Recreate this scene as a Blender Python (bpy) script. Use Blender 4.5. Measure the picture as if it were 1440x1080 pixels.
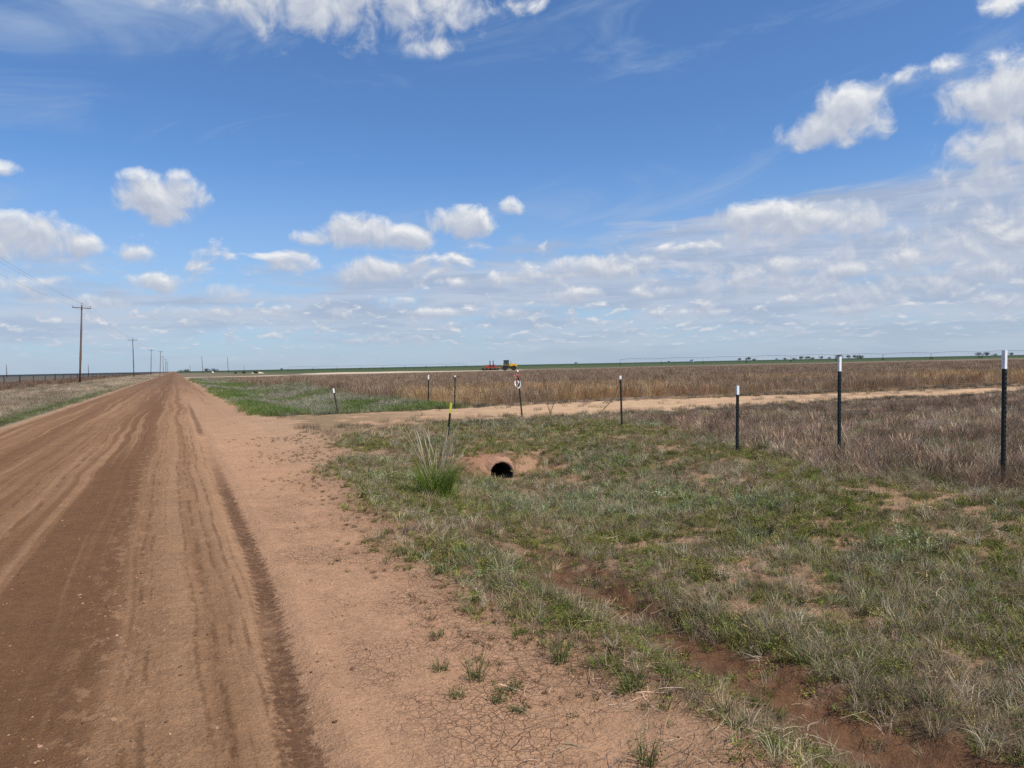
import bpy, bmesh, math, random
import numpy as np
from mathutils import Vector, Matrix

random.seed(7)
RNG = np.random.default_rng(11)
scene = bpy.context.scene
for o in list(bpy.data.objects):
    bpy.data.objects.remove(o)

# ---------------------------------------------------------------- camera
# world frame: the road runs along +Y, X is measured to its right, the photographer stands at X = 0, Y = 0
FOC, EYE = 1030.0, 1.65
ROLL, PITCH, YAW = math.radians(1.128), math.radians(1.51), math.radians(24.7)
cf = Vector((math.sin(YAW)*math.cos(PITCH), math.cos(YAW)*math.cos(PITCH), -math.sin(PITCH)))
r0 = Vector((math.cos(YAW), -math.sin(YAW), 0)); u0 = r0.cross(cf)
cR = r0*math.cos(ROLL) - u0*math.sin(ROLL); cU = u0*math.cos(ROLL) + r0*math.sin(ROLL)
cam_data = bpy.data.cameras.new('camera'); cam = bpy.data.objects.new('camera', cam_data)
scene.collection.objects.link(cam)
cam_data.sensor_width = 36.0; cam_data.lens = 36.0*FOC/1440.0
cam_data.clip_start = 0.05; cam_data.clip_end = 40000
M = Matrix((cR, cU, -cf)).transposed().to_4x4(); M.translation = (0, 0, EYE); cam.matrix_world = M
scene.camera = cam

# ---------------------------------------------------------------- sun and exposure
SUN_EL, SUN_AZ = math.radians(58), math.radians(150)      # azimuth clockwise from +Y
sun_d = bpy.data.lights.new('sun', 'SUN'); sun = bpy.data.objects.new('sun', sun_d); scene.collection.objects.link(sun)
sun_d.energy = 4.9; sun_d.angle = math.radians(0.6); sun_d.color = (1.0, 0.94, 0.84)
sdir = Vector((math.sin(SUN_AZ)*math.cos(SUN_EL), math.cos(SUN_AZ)*math.cos(SUN_EL), math.sin(SUN_EL)))
sun.rotation_euler = sdir.to_track_quat('Z', 'Y').to_euler()
scene.view_settings.view_transform = 'Standard'; scene.view_settings.look = 'None'
scene.view_settings.exposure = 0.0; scene.view_settings.gamma = 1.0
scene.cycles.use_denoising = False; scene.cycles.adaptive_threshold = .015; scene.render.filter_size = 1.05
scene.cycles.max_bounces = 4; scene.cycles.diffuse_bounces = 2; scene.cycles.transparent_max_bounces = 4

# ---------------------------------------------------------------- little language for shader nodes
class V:
    def __init__(s, nt, sock): s.nt = nt; s.s = sock
    def _m(s, op, b=None, c=None, clamp=False):
        n = s.nt.nodes.new('ShaderNodeMath'); n.operation = op; n.use_clamp = clamp
        for i, v in enumerate((s, b, c)):
            if v is None: continue
            if isinstance(v, V): s.nt.links.new(v.s, n.inputs[i])
            else: n.inputs[i].default_value = v
        return V(s.nt, n.outputs[0])
    def __add__(s, b): return s._m('ADD', b)
    __radd__ = __add__
    def __mul__(s, b): return s._m('MULTIPLY', b)
    __rmul__ = __mul__
    def __sub__(s, b): return s._m('SUBTRACT', b)
    def __rsub__(s, b): return (s*-1.0)._m('ADD', b)
    def __truediv__(s, b): return s._m('DIVIDE', b)
    def __rtruediv__(s, b):
        n = s.nt.nodes.new('ShaderNodeMath'); n.operation = 'DIVIDE'; n.inputs[0].default_value = b
        s.nt.links.new(s.s, n.inputs[1]); return V(s.nt, n.outputs[0])
    def __pow__(s, b): return s._m('POWER', b)
    def abs(s): return s._m('ABSOLUTE')
    def max(s, b): return s._m('MAXIMUM', b)
    def min(s, b): return s._m('MINIMUM', b)
    def clamp(s): return s._m('ADD', 0.0, clamp=True)
    def step(s, a, b):
        n = s.nt.nodes.new('ShaderNodeMapRange'); n.interpolation_type = 'SMOOTHSTEP'
        s.nt.links.new(s.s, n.inputs[0]); n.inputs[1].default_value = a; n.inputs[2].default_value = b
        return V(s.nt, n.outputs[0])
    def lin(s, a, b, c=0.0, d=1.0):
        n = s.nt.nodes.new('ShaderNodeMapRange')
        s.nt.links.new(s.s, n.inputs[0])
        for i, v in zip((1, 2, 3, 4), (a, b, c, d)): n.inputs[i].default_value = v
        return V(s.nt, n.outputs[0])
    def band(s, c, w, soft):                      # 1 inside |s-c|<w
        return (s - c).abs().lin(w, w + soft, 1.0, 0.0)
def xyz(nt, x, y, z=0.0):
    n = nt.nodes.new('ShaderNodeCombineXYZ')
    for i, v in enumerate((x, y, z)):
        if isinstance(v, V): nt.links.new(v.s, n.inputs[i])
        else: n.inputs[i].default_value = v
    return V(nt, n.outputs[0])
def sep(v):
    n = v.nt.nodes.new('ShaderNodeSeparateXYZ'); v.nt.links.new(v.s, n.inputs[0])
    return [V(v.nt, o) for o in n.outputs]
def noise(v, scale, detail=4.0, rough=0.55, dist=0.0, out=0, dim='3D'):
    n = v.nt.nodes.new('ShaderNodeTexNoise'); n.noise_dimensions = dim; v.nt.links.new(v.s, n.inputs['Vector'])
    n.inputs['Scale'].default_value = scale; n.inputs['Detail'].default_value = detail
    n.inputs['Roughness'].default_value = rough; n.inputs['Distortion'].default_value = dist
    return V(v.nt, n.outputs[out])
def voronoi(v, scale, feature='F1', out=0, rnd=1.0):
    n = v.nt.nodes.new('ShaderNodeTexVoronoi'); n.feature = feature; v.nt.links.new(v.s, n.inputs['Vector'])
    n.inputs['Scale'].default_value = scale; n.inputs['Randomness'].default_value = rnd
    return V(v.nt, n.outputs[out])
def rgb(nt, c):
    n = nt.nodes.new('ShaderNodeRGB'); n.outputs[0].default_value = (*c, 1); return V(nt, n.outputs[0])
def mix(a, b, f, mode='MIX'):
    nt = f.nt if isinstance(f, V) else (a.nt if isinstance(a, V) else b.nt)
    n = nt.nodes.new('ShaderNodeMix'); n.data_type = 'RGBA'; n.blend_type = mode; n.clamp_factor = True
    for i, v in ((0, f), (6, a), (7, b)):
        if isinstance(v, V): nt.links.new(v.s, n.inputs[i])
        elif i == 0: n.inputs[0].default_value = v
        else: n.inputs[i].default_value = (*v, 1)
    return V(nt, n.outputs[2])
def ramp(f, stops, interp='LINEAR'):
    n = f.nt.nodes.new('ShaderNodeValToRGB'); f.nt.links.new(f.s, n.inputs[0])
    e = n.color_ramp.elements; n.color_ramp.interpolation = interp
    while len(e) < len(stops): e.new(0.5)
    for i, (p, c) in enumerate(stops):
        e[i].position = p; e[i].color = (*c, 1) if not isinstance(c, float) else (c, c, c, 1)
    return V(f.nt, n.outputs[0])

# ---------------------------------------------------------------- sky with clouds
def sky_at(x, y):                                  # azimuth / elevation in degrees of a point of the sky
    d = (cf*FOC + cR*(x-720) - cU*(y-540)).normalized()
    return math.degrees(math.atan2(d.x, d.y)), math.degrees(math.asin(d.z))
CLOUDS = [  # x, y, half width, height above, height below, weight
 (228,284,54,30,26,1.0),(200,250,28,12,10,.55),(245,248,16,9,10,.5),
 (28,336,72,30,26,1.0),(100,343,48,14,16,.85),
 (500,332,52,32,20,1.0),(550,338,66,20,16,1.0),(445,334,34,12,12,.85),
 (648,314,46,26,22,1.0),(720,291,20,13,11,.8),(517,382,52,23,20,.9),
 (1180,165,52,38,34,1.0),(1218,176,40,22,20,.7),(1136,186,36,18,20,.6),
 (1312,97,46,14,11,.6),(1425,128,74,40,42,1.0),(1440,190,80,44,44,.75),(1385,252,56,30,26,.65),(1330,292,48,18,18,.5),
 (1080,318,70,34,22,1.0),(1160,312,80,26,24,.9),
 (1400,320,110,40,48,.62),(1300,345,120,30,30,.5),
 (708,393,25,13,11,.8),(800,414,64,14,13,.8),(215,400,52,14,12,.75),(320,410,55,14,13,.7),(185,358,30,13,11,.5),
 (850,380,90,20,14,.78),(1080,392,130,24,22,.66),(930,412,45,12,9,.85),(1110,376,44,17,11,.9),(1195,380,38,12,9,.85),(640,396,30,9,8,.75),(600,440,40,8,7,.75),(700,441,50,8,7,.7),(1400,382,52,16,12,.85),(270,440,50,9,8,.7),(520,479,40,7,6,.75),(990,440,46,8,7,.7),(1200,410,120,20,20,.6),(1329,403,30,15,13,.8),
 (440,-12,230,60,48,.78),(560,-5,110,60,44,.85),(585,40,34,22,20,.5),(612,66,44,13,12,.55),(735,5,34,16,12,.45),(395,50,40,30,24,.5),
 (560,423,30,9,9,.7),(478,438,21,8,8,.7),(120,425,60,10,9,.6),(1420,2,34,12,11,.6),(0,236,22,9,8,.5),(560,480,60,10,9,.55),(1200,434,60,9,9,.6),(1040,410,60,12,12,.55),(20,400,60,14,12,.55),(1430,425,60,12,12,.6)]
def make_sky():
    w = bpy.data.worlds.new('World'); scene.world = w; w.use_nodes = True
    nt = w.node_tree; nt.nodes.clear()
    def vm(nt, op, a, b=None, c=None, out=0):
        n = nt.nodes.new('ShaderNodeVectorMath'); n.operation = op
        for i, v in enumerate((a, b, c)):
            if v is None: continue
            if isinstance(v, V): nt.links.new(v.s, n.inputs[i])
            else: n.inputs[i].default_value = v
        return V(nt, n.outputs[out])
    def field(nt, p):                              # 0 at a cloud's rim, 1 in its middle, below 0 outside
        F = None
        for (x, y, hw, up, dn, wt) in CLOUDS:
            yc = y - (up-dn)*.5; hh = (up+dn)*.5*1.12; hw *= 1.06
            a, e = sky_at(x, yc); ca = math.cos(math.radians(e)); k = 57.3/FOC
            ix, iy = ca/(hw*k), 1/(hh*k)
            q = vm(nt, 'MULTIPLY_ADD', p, (ix, iy, 0), (-a*ix, -e*iy, 0))
            q = vm(nt, 'DOT_PRODUCT', q, q, out=1)
            f = q._m('MULTIPLY_ADD', -wt, wt - (1-wt)*.25)
            F = f if F is None else F._m('SMOOTH_MAX', f, 0.18)
        return F
    g = bpy.data.node_groups.new('CloudField', 'ShaderNodeTree')
    g.interface.new_socket('az', in_out='INPUT', socket_type='NodeSocketFloat')
    g.interface.new_socket('el', in_out='INPUT', socket_type='NodeSocketFloat')
    g.interface.new_socket('D', in_out='OUTPUT', socket_type='NodeSocketFloat')
    gi = g.nodes.new('NodeGroupInput'); go = g.nodes.new('NodeGroupOutput')
    az = V(g, gi.outputs[0]); el = V(g, gi.outputs[1])
    p = xyz(g, az, el)
    n1 = noise(p, 0.42, 6, .57, .3, dim='2D')
    D = field(g, p).max(-1.2) + (n1 - 0.5)*2.25 + .02
    # low deck of small cumulus crowding towards the horizon: two rows of puffs, finer below
    ly = (el.max(0.3))._m('LOGARITHM', 2.7183)
    sa = noise(xyz(g, az*.25, ly*3.6), 1.0, 4, .55, .3, dim='2D')
    sb = noise(xyz(g, az*.62+31.0, ly*5.0), 1.0, 3, .6, .3, dim='2D')
    azc = az.lin(-15, 55, -.05, 0.04)
    da = (sa - .548 + azc + el.lin(4.5, 7, -.25, 0.06) - el.lin(8.5, 14, 0, .6))*4.2
    db = (sb - .54 + azc*.5 + el.lin(.4, 1.6, -.2, 0.05) - el.lin(4.5, 8, 0, .6))*3.6
    out = D._m('SMOOTH_MAX', da.max(db), .2)
    g.links.new(out.s, go.inputs[0])
    tc = nt.nodes.new('ShaderNodeTexCoord')
    X, Y, Z = sep(V(nt, tc.outputs['Generated']))
    az = X._m('ARCTAN2', Y)*57.29578
    el = Z._m('ARCSINE')*57.29578
    def inst(a, e):
        n = nt.nodes.new('ShaderNodeGroup'); n.node_tree = g
        nt.links.new(a.s, n.inputs[0]); nt.links.new(e.s, n.inputs[1]); return V(nt, n.outputs[0])
    up = el.lin(0, 25, .22, 1.1)
    d0 = inst(az, el); d1 = inst(az + up*.35, el + up)
    sky = nt.nodes.new('ShaderNodeTexSky'); sky.sky_type = 'NISHITA'; sky.sun_disc = False
    sky.sun_elevation = SUN_EL; sky.sun_rotation = SUN_AZ
    sky.altitude = 1000; sky.air_density = 1.0; sky.dust_density = 0.6; sky.ozone_density = 1.6
    S = V(nt, sky.outputs[0])
    S = mix(S, SKYTINT, 1.0, 'MULTIPLY')
    # thin pale air near the horizon
    S = mix(S, AIR, el.lin(0, 15, .86, 0.0)._m('POWER', 1.25))
    # grey lilac bank behind the puffs
    bank = noise(xyz(nt, az*.07+3.0, el*.42), 1.0, 4, .58, .3, dim='2D') + az.lin(-20, 55, -.05, .10)
    bank = (bank - .40 + el.lin(1, 6, .0, .1) - (el - az.lin(10, 50, 0, 4.5)).lin(6, 11, 0, .7)).step(-.03, .24)
    bn = noise(xyz(nt, az*.10+17.0, el*.85), 1.0, 5, .6, .3, dim='2D').step(.36, .66)
    S = mix(S, mix(BANK, BANK2, bn), bank*el.lin(.5, 4, .35, .80))
    # cirrus veils
    c1 = noise(xyz(nt, az*.055 + el*.03, el*.24 - az*.05), 1.0, 6, .62, .6, dim='2D')
    veil = c1.step(.50, .82)*.38
    tl = (1.3 - ((az+14)*(az+14)*(1/520.) + (el-29)*(el-29)*(1/75.))).clamp()
    veil = veil + tl*noise(xyz(nt, az*.07+5.0, el*.2), 1.0, 4, .6, .8, dim='2D').step(.25, .7)*.75
    S = mix(S, VEIL, veil)
    alpha = d0.step(-.08, .85)
    lit = ((d0 - d1)*.58 + .50)
    body = d0.lin(.3, 1.6, 0.0, -.10)
    lit = (lit + body).clamp()
    C = ramp(lit, [(0.0, CL0), (.45, CL1), (.8, CL2), (1.0, CL3)])
    C = mix(C, AIR, el.lin(0, 7, .62, 0.0))
    out = mix(S, C, alpha*el.lin(0, 4, .62, .97))
    bg = nt.nodes.new('ShaderNodeBackground'); bg.inputs[1].default_value = 0.1
    nt.links.new(out.s, bg.inputs[0])
    o = nt.nodes.new('ShaderNodeOutputWorld'); nt.links.new(bg.outputs[0], o.inputs[0])
    w.cycles.sampling_method = 'NONE'
SKYTINT = (.80, 1.12, 1.45)
AIR = (4.05, 4.95, 6.3); VEIL = (3.9, 5.0, 6.9)
BANK = (4.0, 4.65, 6.0); BANK2 = (5.3, 5.8, 6.9)
CL0 = (4.1, 4.6, 5.8); CL1 = (5.3, 5.75, 6.7); CL2 = (7.1, 7.35, 7.8); CL3 = (8.6, 8.7, 8.8)
make_sky()

# ================================================================ numpy noise
def _hash(ix, iy, seed):
    h = (ix*374761393 + iy*668265263 + seed*1442695041) & 0xffffffff
    h = ((h ^ (h >> 13))*1274126177) & 0xffffffff
    return ((h ^ (h >> 16)) & 0xffffff)/float(0xffffff)
def vnoise(x, y, seed=0):
    x = np.asarray(x, float); y = np.asarray(y, float)
    ix = np.floor(x).astype(np.int64); iy = np.floor(y).astype(np.int64)
    fx = x-ix; fy = y-iy; fx = fx*fx*(3-2*fx); fy = fy*fy*(3-2*fy)
    a = _hash(ix, iy, seed); b = _hash(ix+1, iy, seed); c = _hash(ix, iy+1, seed); d = _hash(ix+1, iy+1, seed)
    return (a*(1-fx)+b*fx)*(1-fy)+(c*(1-fx)+d*fx)*fy
def fbm(x, y, octv=4, seed=0, rough=.55):
    s = 0; a = 1; t = 0
    for i in range(octv):
        s = s + a*vnoise(x, y, seed+i*17); t += a; a *= rough; x = x*2.03+13.1; y = y*2.03-7.7
    return s/t
def ss(a, b, x):
    t = np.clip((np.asarray(x, float)-a)/(b-a), 0, 1); return t*t*(3-2*t)
def bump(x, c, w): return np.exp(-((x-c)/w)**2)

# ================================================================ lie of the land
DRV0, DRV1 = 20.3, 25.6                       # the field drive runs along +X between these
def drive_mask(X, Y):                         # 1 on the bare track
    n = (fbm(X*.35, Y*.35, 4, 5)-.5)*2.6 + (fbm(X*1.7, Y*1.7, 4, 9, .65)-.5)*2.2
    flare = 4.6*np.exp(-np.clip(X-2.2, 0, 99)/2.1)
    lo = 20.2 - flare + .25*ss(14, 40, X)*6*.35
    hi = 26.2 + .8*bump(X, 14, 6) - 2.6*ss(16, 42, X) + 2.2*np.exp(-np.clip(X-2.4, 0, 99)/1.2)
    return ss(-.35, .35, Y-lo+n*.5)*ss(-.3, .3, hi-Y+n*.4)*ss(1.2, 2.2, X)
def ditch_center(Y): return 3.2 + 2.5*ss(3.5, 12.0, Y)
def trk_c(Y): return .445+.155*ss(2.5, 7.0, Y)+.02*np.sin(Y)
def dm_(X, Y): return (Y > 17)*(Y < 29)*1.0
def height(X, Y):
    X = np.asarray(X, float); Y = np.asarray(Y, float)
    ax = np.abs(X+2.0); z = -.014*ax*(1-ss(2.5, 6.5, ax))
    # ditch on the right: shallow near, deep by the culvert, again beyond the drive
    xc = ditch_center(Y)
    dep = .18 + .31*ss(3.5, 12.0, Y)
    near = 1-ss(13.2, 18.2, Y)
    loc = bump(X, CULV[0], 2.3)
    near = near*(1-loc*.74*ss(CULV[1]+.02, CULV[1]+.62, Y+.15*(fbm(X*3, Y*3, 2, 44)-.5)))
    far = ss(26.4, 30.0, Y)*(1-ss(150, 185, Y))
    d1 = np.where(X < xc, ss(2.0, xc, X), 1-ss(xc, 9.0, X))
    z = z - dep*d1*near
    d2 = np.where(X < 6, ss(2.8, 6, X), 1-ss(6, 9.8, X))
    z = z - .40*d2*far
    # grassy hummocks on the far side of the drive
    z = z + .45*bump(X, 9.0, 2.3)*bump(Y, 62, 12) + .25*bump(X, 6.5, 1.6)*bump(Y, 95, 18)
    # scraped gully along the ditch bottom with a small scarp on its right
    g = (1-ss(5.8, 8.2, Y))*(X > 0)
    wob = (fbm(Y*1.3, Y*0+3, 3, 21)-.5)*.30
    gx = X-3.13-wob
    z = z - g*(.05+.09*fbm(Y*.9, Y*0+9, 3, 23))*np.where(gx > 0, 1-ss(.10, .36, gx+(fbm(X*3, Y*3, 3, 24)-.5)*.25), 1-ss(.10, .85, -gx))
    z = z + g*.07*(fbm(X*7, Y*7, 4, 74, .65)-.5)*bump(gx, -.05, .4)
    # bowl and spoil around the mouth of the culvert
    z = z - .05*bump(X, 5.8, .8)*bump(Y, 12.6, 1.0)
    # pale berm of spoil right of the verge edge
    z = z + .05*bump(X, 2.25+(fbm(Y*.8, Y*0, 2, 3)-.5)*.5, .22)*(1-ss(9, 14, Y))
    # ruts on the road
    z = z - .030*bump(X, trk_c(Y), .12)*(1-ss(15, 40, Y)) + .016*bump(X, trk_c(Y)+.23, .09)*(1-ss(15, 40, Y)) + .014*bump(X, .40, .08)*(1-ss(15, 40, Y))
    z = z - .010*bump(X, .13, .05)*(1-ss(15, 30, Y)) - .018*bump(X, -.85, .45) - .018*bump(X, -3.3, .5)
    # drive ruts
    dm = ss(2.5, 6, X)*(X < 80)
    z = z - .05*dm*(bump(Y, 21.9, .35)+bump(Y, 24.0, .35)) + .035*dm*bump(Y, 23.0, .4)
    # left side: slight verge dip, field a little higher
    z = z - .16*bump(X, -6.6, 1.2) + .10*ss(-9, -13, -X*-1)*0
    z = z + np.where(X < -8, .12*ss(8, 14, -X), 0)
    # roughness
    rd = ss(-5.2, -4.6, X)*(1-ss(1.6, 2.4, X))
    amp = .05-.038*rd
    dist = np.sqrt(X*X+Y*Y)
    z = z + (fbm(X*.9, Y*.9, 3, 31)-.5)*amp*1.2*(1-.5*rd)
    z = z + .05*ss(1, 2.5, X)*dm_(X, Y)*(fbm(X*1.2, Y*2.2, 3, 38)-.5)
    z = z + (fbm(X*5, Y*5, 3, 37)-.5)*(.035-.027*rd)*(1-ss(30, 60, dist))
    z = z + (fbm(X*.05, Y*.05, 3, 41)-.5)*.25*ss(40, 150, dist)*(1-ss(400, 900, dist))*(1-ss(3,9,4-np.abs(X+2)+5))
    return z
def gz(x, y): return float(height(np.array([x]), np.array([y]))[0])

def wet_line(X, Y):
    wob = (fbm(Y*1.3, Y*0+3, 3, 21)-.5)*.30
    gx = X-3.1-wob
    n = fbm(X*2.2, Y*1.6, 4, 71)
    return ss(-.46, -.14, gx+(n-.5)*.9)*(1-ss(.24, .40, gx+(n-.5)*.25))*(1-ss(5.6, 7.6, Y))*ss(.30, .46, fbm(X*3, Y*2.2, 4, 73, .65))
def bare_patch(X, Y):                        # bald earth showing through the ground cover
    n = fbm(X*1.9+4, Y*1.9, 5, 51, .68)
    return ss(.57, .64, n)
def weeds_line(X, Y):                        # 0 ditch cover .. 1 brown weeds of the field
    n = (fbm(X*.5, Y*.5, 3, 61)-.5)*2.6
    edge = 8.6 + .09*np.clip(Y-8, 0, 8)*10*.35
    return ss(-.5, .8, X-edge+n)
def second_track(X, Y):
    return (1-ss(.25, .7, np.abs(Y-15.6-.10*(X-14)+(fbm(X*.7, Y*.7, 3, 66)-.5)*1.4)))*ss(11, 13, X)*(1-ss(19, 24, X))*ss(.38, .6, fbm(X*.9, Y*2.2, 3, 67))
def verge_edge(Y): return 2.05 - .20*ss(2.5, 4.5, Y) + .42*ss(5, 13, Y) + .95*ss(12.5, 15.5, Y)
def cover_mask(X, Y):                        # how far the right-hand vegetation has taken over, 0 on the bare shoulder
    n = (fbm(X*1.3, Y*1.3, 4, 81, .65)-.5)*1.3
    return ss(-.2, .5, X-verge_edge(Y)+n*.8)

C_SHOULDER = (.420, .240, .136); C_ROAD = (.24, .130, .080); C_DARK = (.115, .060, .036)
C_DRIVE = (.48, .315, .185); C_PALE = (.52, .41, .29); C_SOIL = (.34, .205, .120); C_WET = (.145, .074, .038)
def ground_colour(X, Y):
    n1 = fbm(X*.6, Y*.6, 4, 91)[:, None]; n2 = fbm(X*2.7, Y*2.7, 3, 95)[:, None]
    col = np.tile(np.array(C_SOIL), (len(X), 1))*(.85+.3*n2)
    R = np.sqrt(X*X+Y*Y)
    def put(c, m):
        nonlocal col
        m = np.clip(m, 0, 1)[:, None]; col = col*(1-m)+np.array(c)*m
    right = X > 1.2
    # litter and thatch under the plants tints the soil
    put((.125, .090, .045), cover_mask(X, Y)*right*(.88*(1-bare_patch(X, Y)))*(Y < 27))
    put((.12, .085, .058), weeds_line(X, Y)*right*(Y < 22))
    put((.115, .115, .060), ss(2.6, 3.4, X)*ss(26.2, 27.2, Y)*(X < 12))
    put((.22, .15, .095), ss(9.3, 10.6, X)*ss(26.5, 27.5, Y))
    # far part of the tall weeds, greyish mauve
    put((.20, .145, .11), ss(9, 14, X)*ss(45, 80, Y)*(Y < 215))
    put((.155, .13, .085), ss(3, 4, X)*(1-ss(9, 14, X))*ss(55, 90, Y)*(Y < 200))
    # green crop beyond the pale track, darker strip at the sky line
    put((.17, .135, .085), (Y > 206)*(X > 0)*1.0)
    put((.062, .085, .030), ss(225, 262, Y+.06*X)*ss(5, 60, X))
    put((.040, .062, .028), ss(500, 900, R)*(X > 0))
    put((.15, .11, .075), bump(R, 330, 25)*(X > 90)*.5)
    # culvert spoil: red earth
    put((.34, .175, .108), .95*bump(X, 5.5, .50)*bump(Y, 13.5, .45)+.9*bump(X, 6.6, .30)*bump(Y, 12.7, .30))
    put(C_WET, wet_line(X, Y))
    put((.42, .27, .165), second_track(X, Y)*.9)
    put(C_DRIVE, drive_mask(X, Y)*(X < 90)*(.25+.75*ss(4, 12, X)))
    tr = drive_mask(X, Y)*ss(3, 7, X)*.35
    put((.36, .20, .115), tr*(bump(Y, 21.9, .3)+bump(Y, 24.0, .3)))
    # weedy middle of the drive further out
    put((.22, .15, .09), drive_mask(X, Y)*ss(12, 30, X)*bump(Y-(fbm(X*.5, Y*0, 2, 8)-.5), 22.9, .35)*.7)
    # pale caliche track crossing the road
    pw = 3.2+(fbm(X*.05, Y*0, 2, 6)-.5)*3
    wq = 6+72*bump(X, 58, 26)+(fbm(X*.06, Y*0, 3, 12)-.5)*8
    put(C_PALE, ss(195, 198, Y)*(1-ss(0, 4, Y-200-wq))*(X > -2)*(X < 96)*(1-.9*bump(X, 31, 5)))
    
    # left side
    L = X < -4.0
    put((.235, .175, .108), L*ss(4.9, 5.4, -X))
    put((.10, .095, .045), L*ss(5.1, 5.6, -X)*(1-ss(6.6, 8.0, -X))*(1-ss(60, 120, Y)))
    put((.34, .27, .175), L*bump(X, -8.7, .8)*.55)
    put((.15, .095, .065), L*ss(13.5, 15, -X))
    put((.135, .100, .088), L*ss(19, 26, -X))
    put((.080, .095, .055), L*(X < -26)*bump(R, 260, 60)*.6)
    put((.10, .085, .07), L*(X < -26)*ss(250, 420, R))
    put((.030, .040, .040), L*(X < -30)*ss(640, 760, R))
    put((.17, .12, .08), (np.abs(X+2) < 12)*ss(430, 600, Y)*.6)
    return col*(.9+.2*n1)

def make_ground():
    # polar sheet round the photographer, fine towards what he sees, coarse behind
    th = np.concatenate([np.radians(np.arange(-40, 88.01, .11)) , np.radians(np.arange(89.5, 318.6, 2.0))])
    ne = 1050
    r = np.concatenate([[.25, .6], .9*np.exp(np.linspace(0, 1, ne)*math.log(7000/.9))])
    T, Rr = np.meshgrid(th, r)
    X = (np.sin(T)*Rr).ravel(); Y = (np.cos(T)*Rr).ravel()
    Z = height(X, Y)
    # the culvert mouth: press the bank in around the pipe
    col = ground_colour(X, Y)
    nT, nR = len(th), len(r)
    co = np.stack([X, Y, Z], 1)
    co = np.vstack([co, [[0, 0, gz(0, 0)]]]); col = np.vstack([col, [C_ROAD]])
    i = np.arange(nR-1)[:, None]*nT; j = np.arange(nT)[None, :]; j2 = (j+1) % nT
    q = np.stack([i+j, i+j2, i+nT+j2, i+nT+j], -1).reshape(-1, 4)
    # cut the mouth of the pipe out of the sheet
    c = co[q].mean(1)
    keep = ~((np.abs(c[:, 0]-CULV[0]) < .225) & (c[:, 1] > CULV[1]+.0) & (c[:, 1] < CULV[1]+.8) & (np.hypot(c[:, 0]-CULV[0], c[:, 2]-CULV_Z) < .222))
    q = q[keep][:, ::-1]
    k = len(co)-1; t = np.stack([j[0], np.full(nT, k), j2[0]], -1)[:, ::-1]
    me = bpy.data.meshes.new('ground')
    nq, ntr = len(q), len(t)
    me.vertices.add(len(co)); me.vertices.foreach_set('co', co.astype(np.float32).ravel())
    me.loops.add(nq*4+ntr*3); me.loops.foreach_set('vertex_index', np.concatenate([q.ravel(), t.ravel()]).astype(np.int32))
    me.polygons.add(nq+ntr)
    me.polygons.foreach_set('loop_start', np.concatenate([np.arange(nq)*4, nq*4+np.arange(ntr)*3]).astype(np.int32))
    me.update(calc_edges=True); me.validate()
    me.polygons.foreach_set('use_smooth', np.ones(len(me.polygons), bool))
    a = me.attributes.new('soil', 'FLOAT_COLOR', 'POINT')
    a.data.foreach_set('color', np.concatenate([col, np.ones((len(col), 1))], 1).astype(np.float32).ravel())
    ob = bpy.data.objects.new('ground', me); scene.collection.objects.link(ob)
    ob['kind'] = 'structure'
    me.materials.append(ground_material())
    return ob

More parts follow.
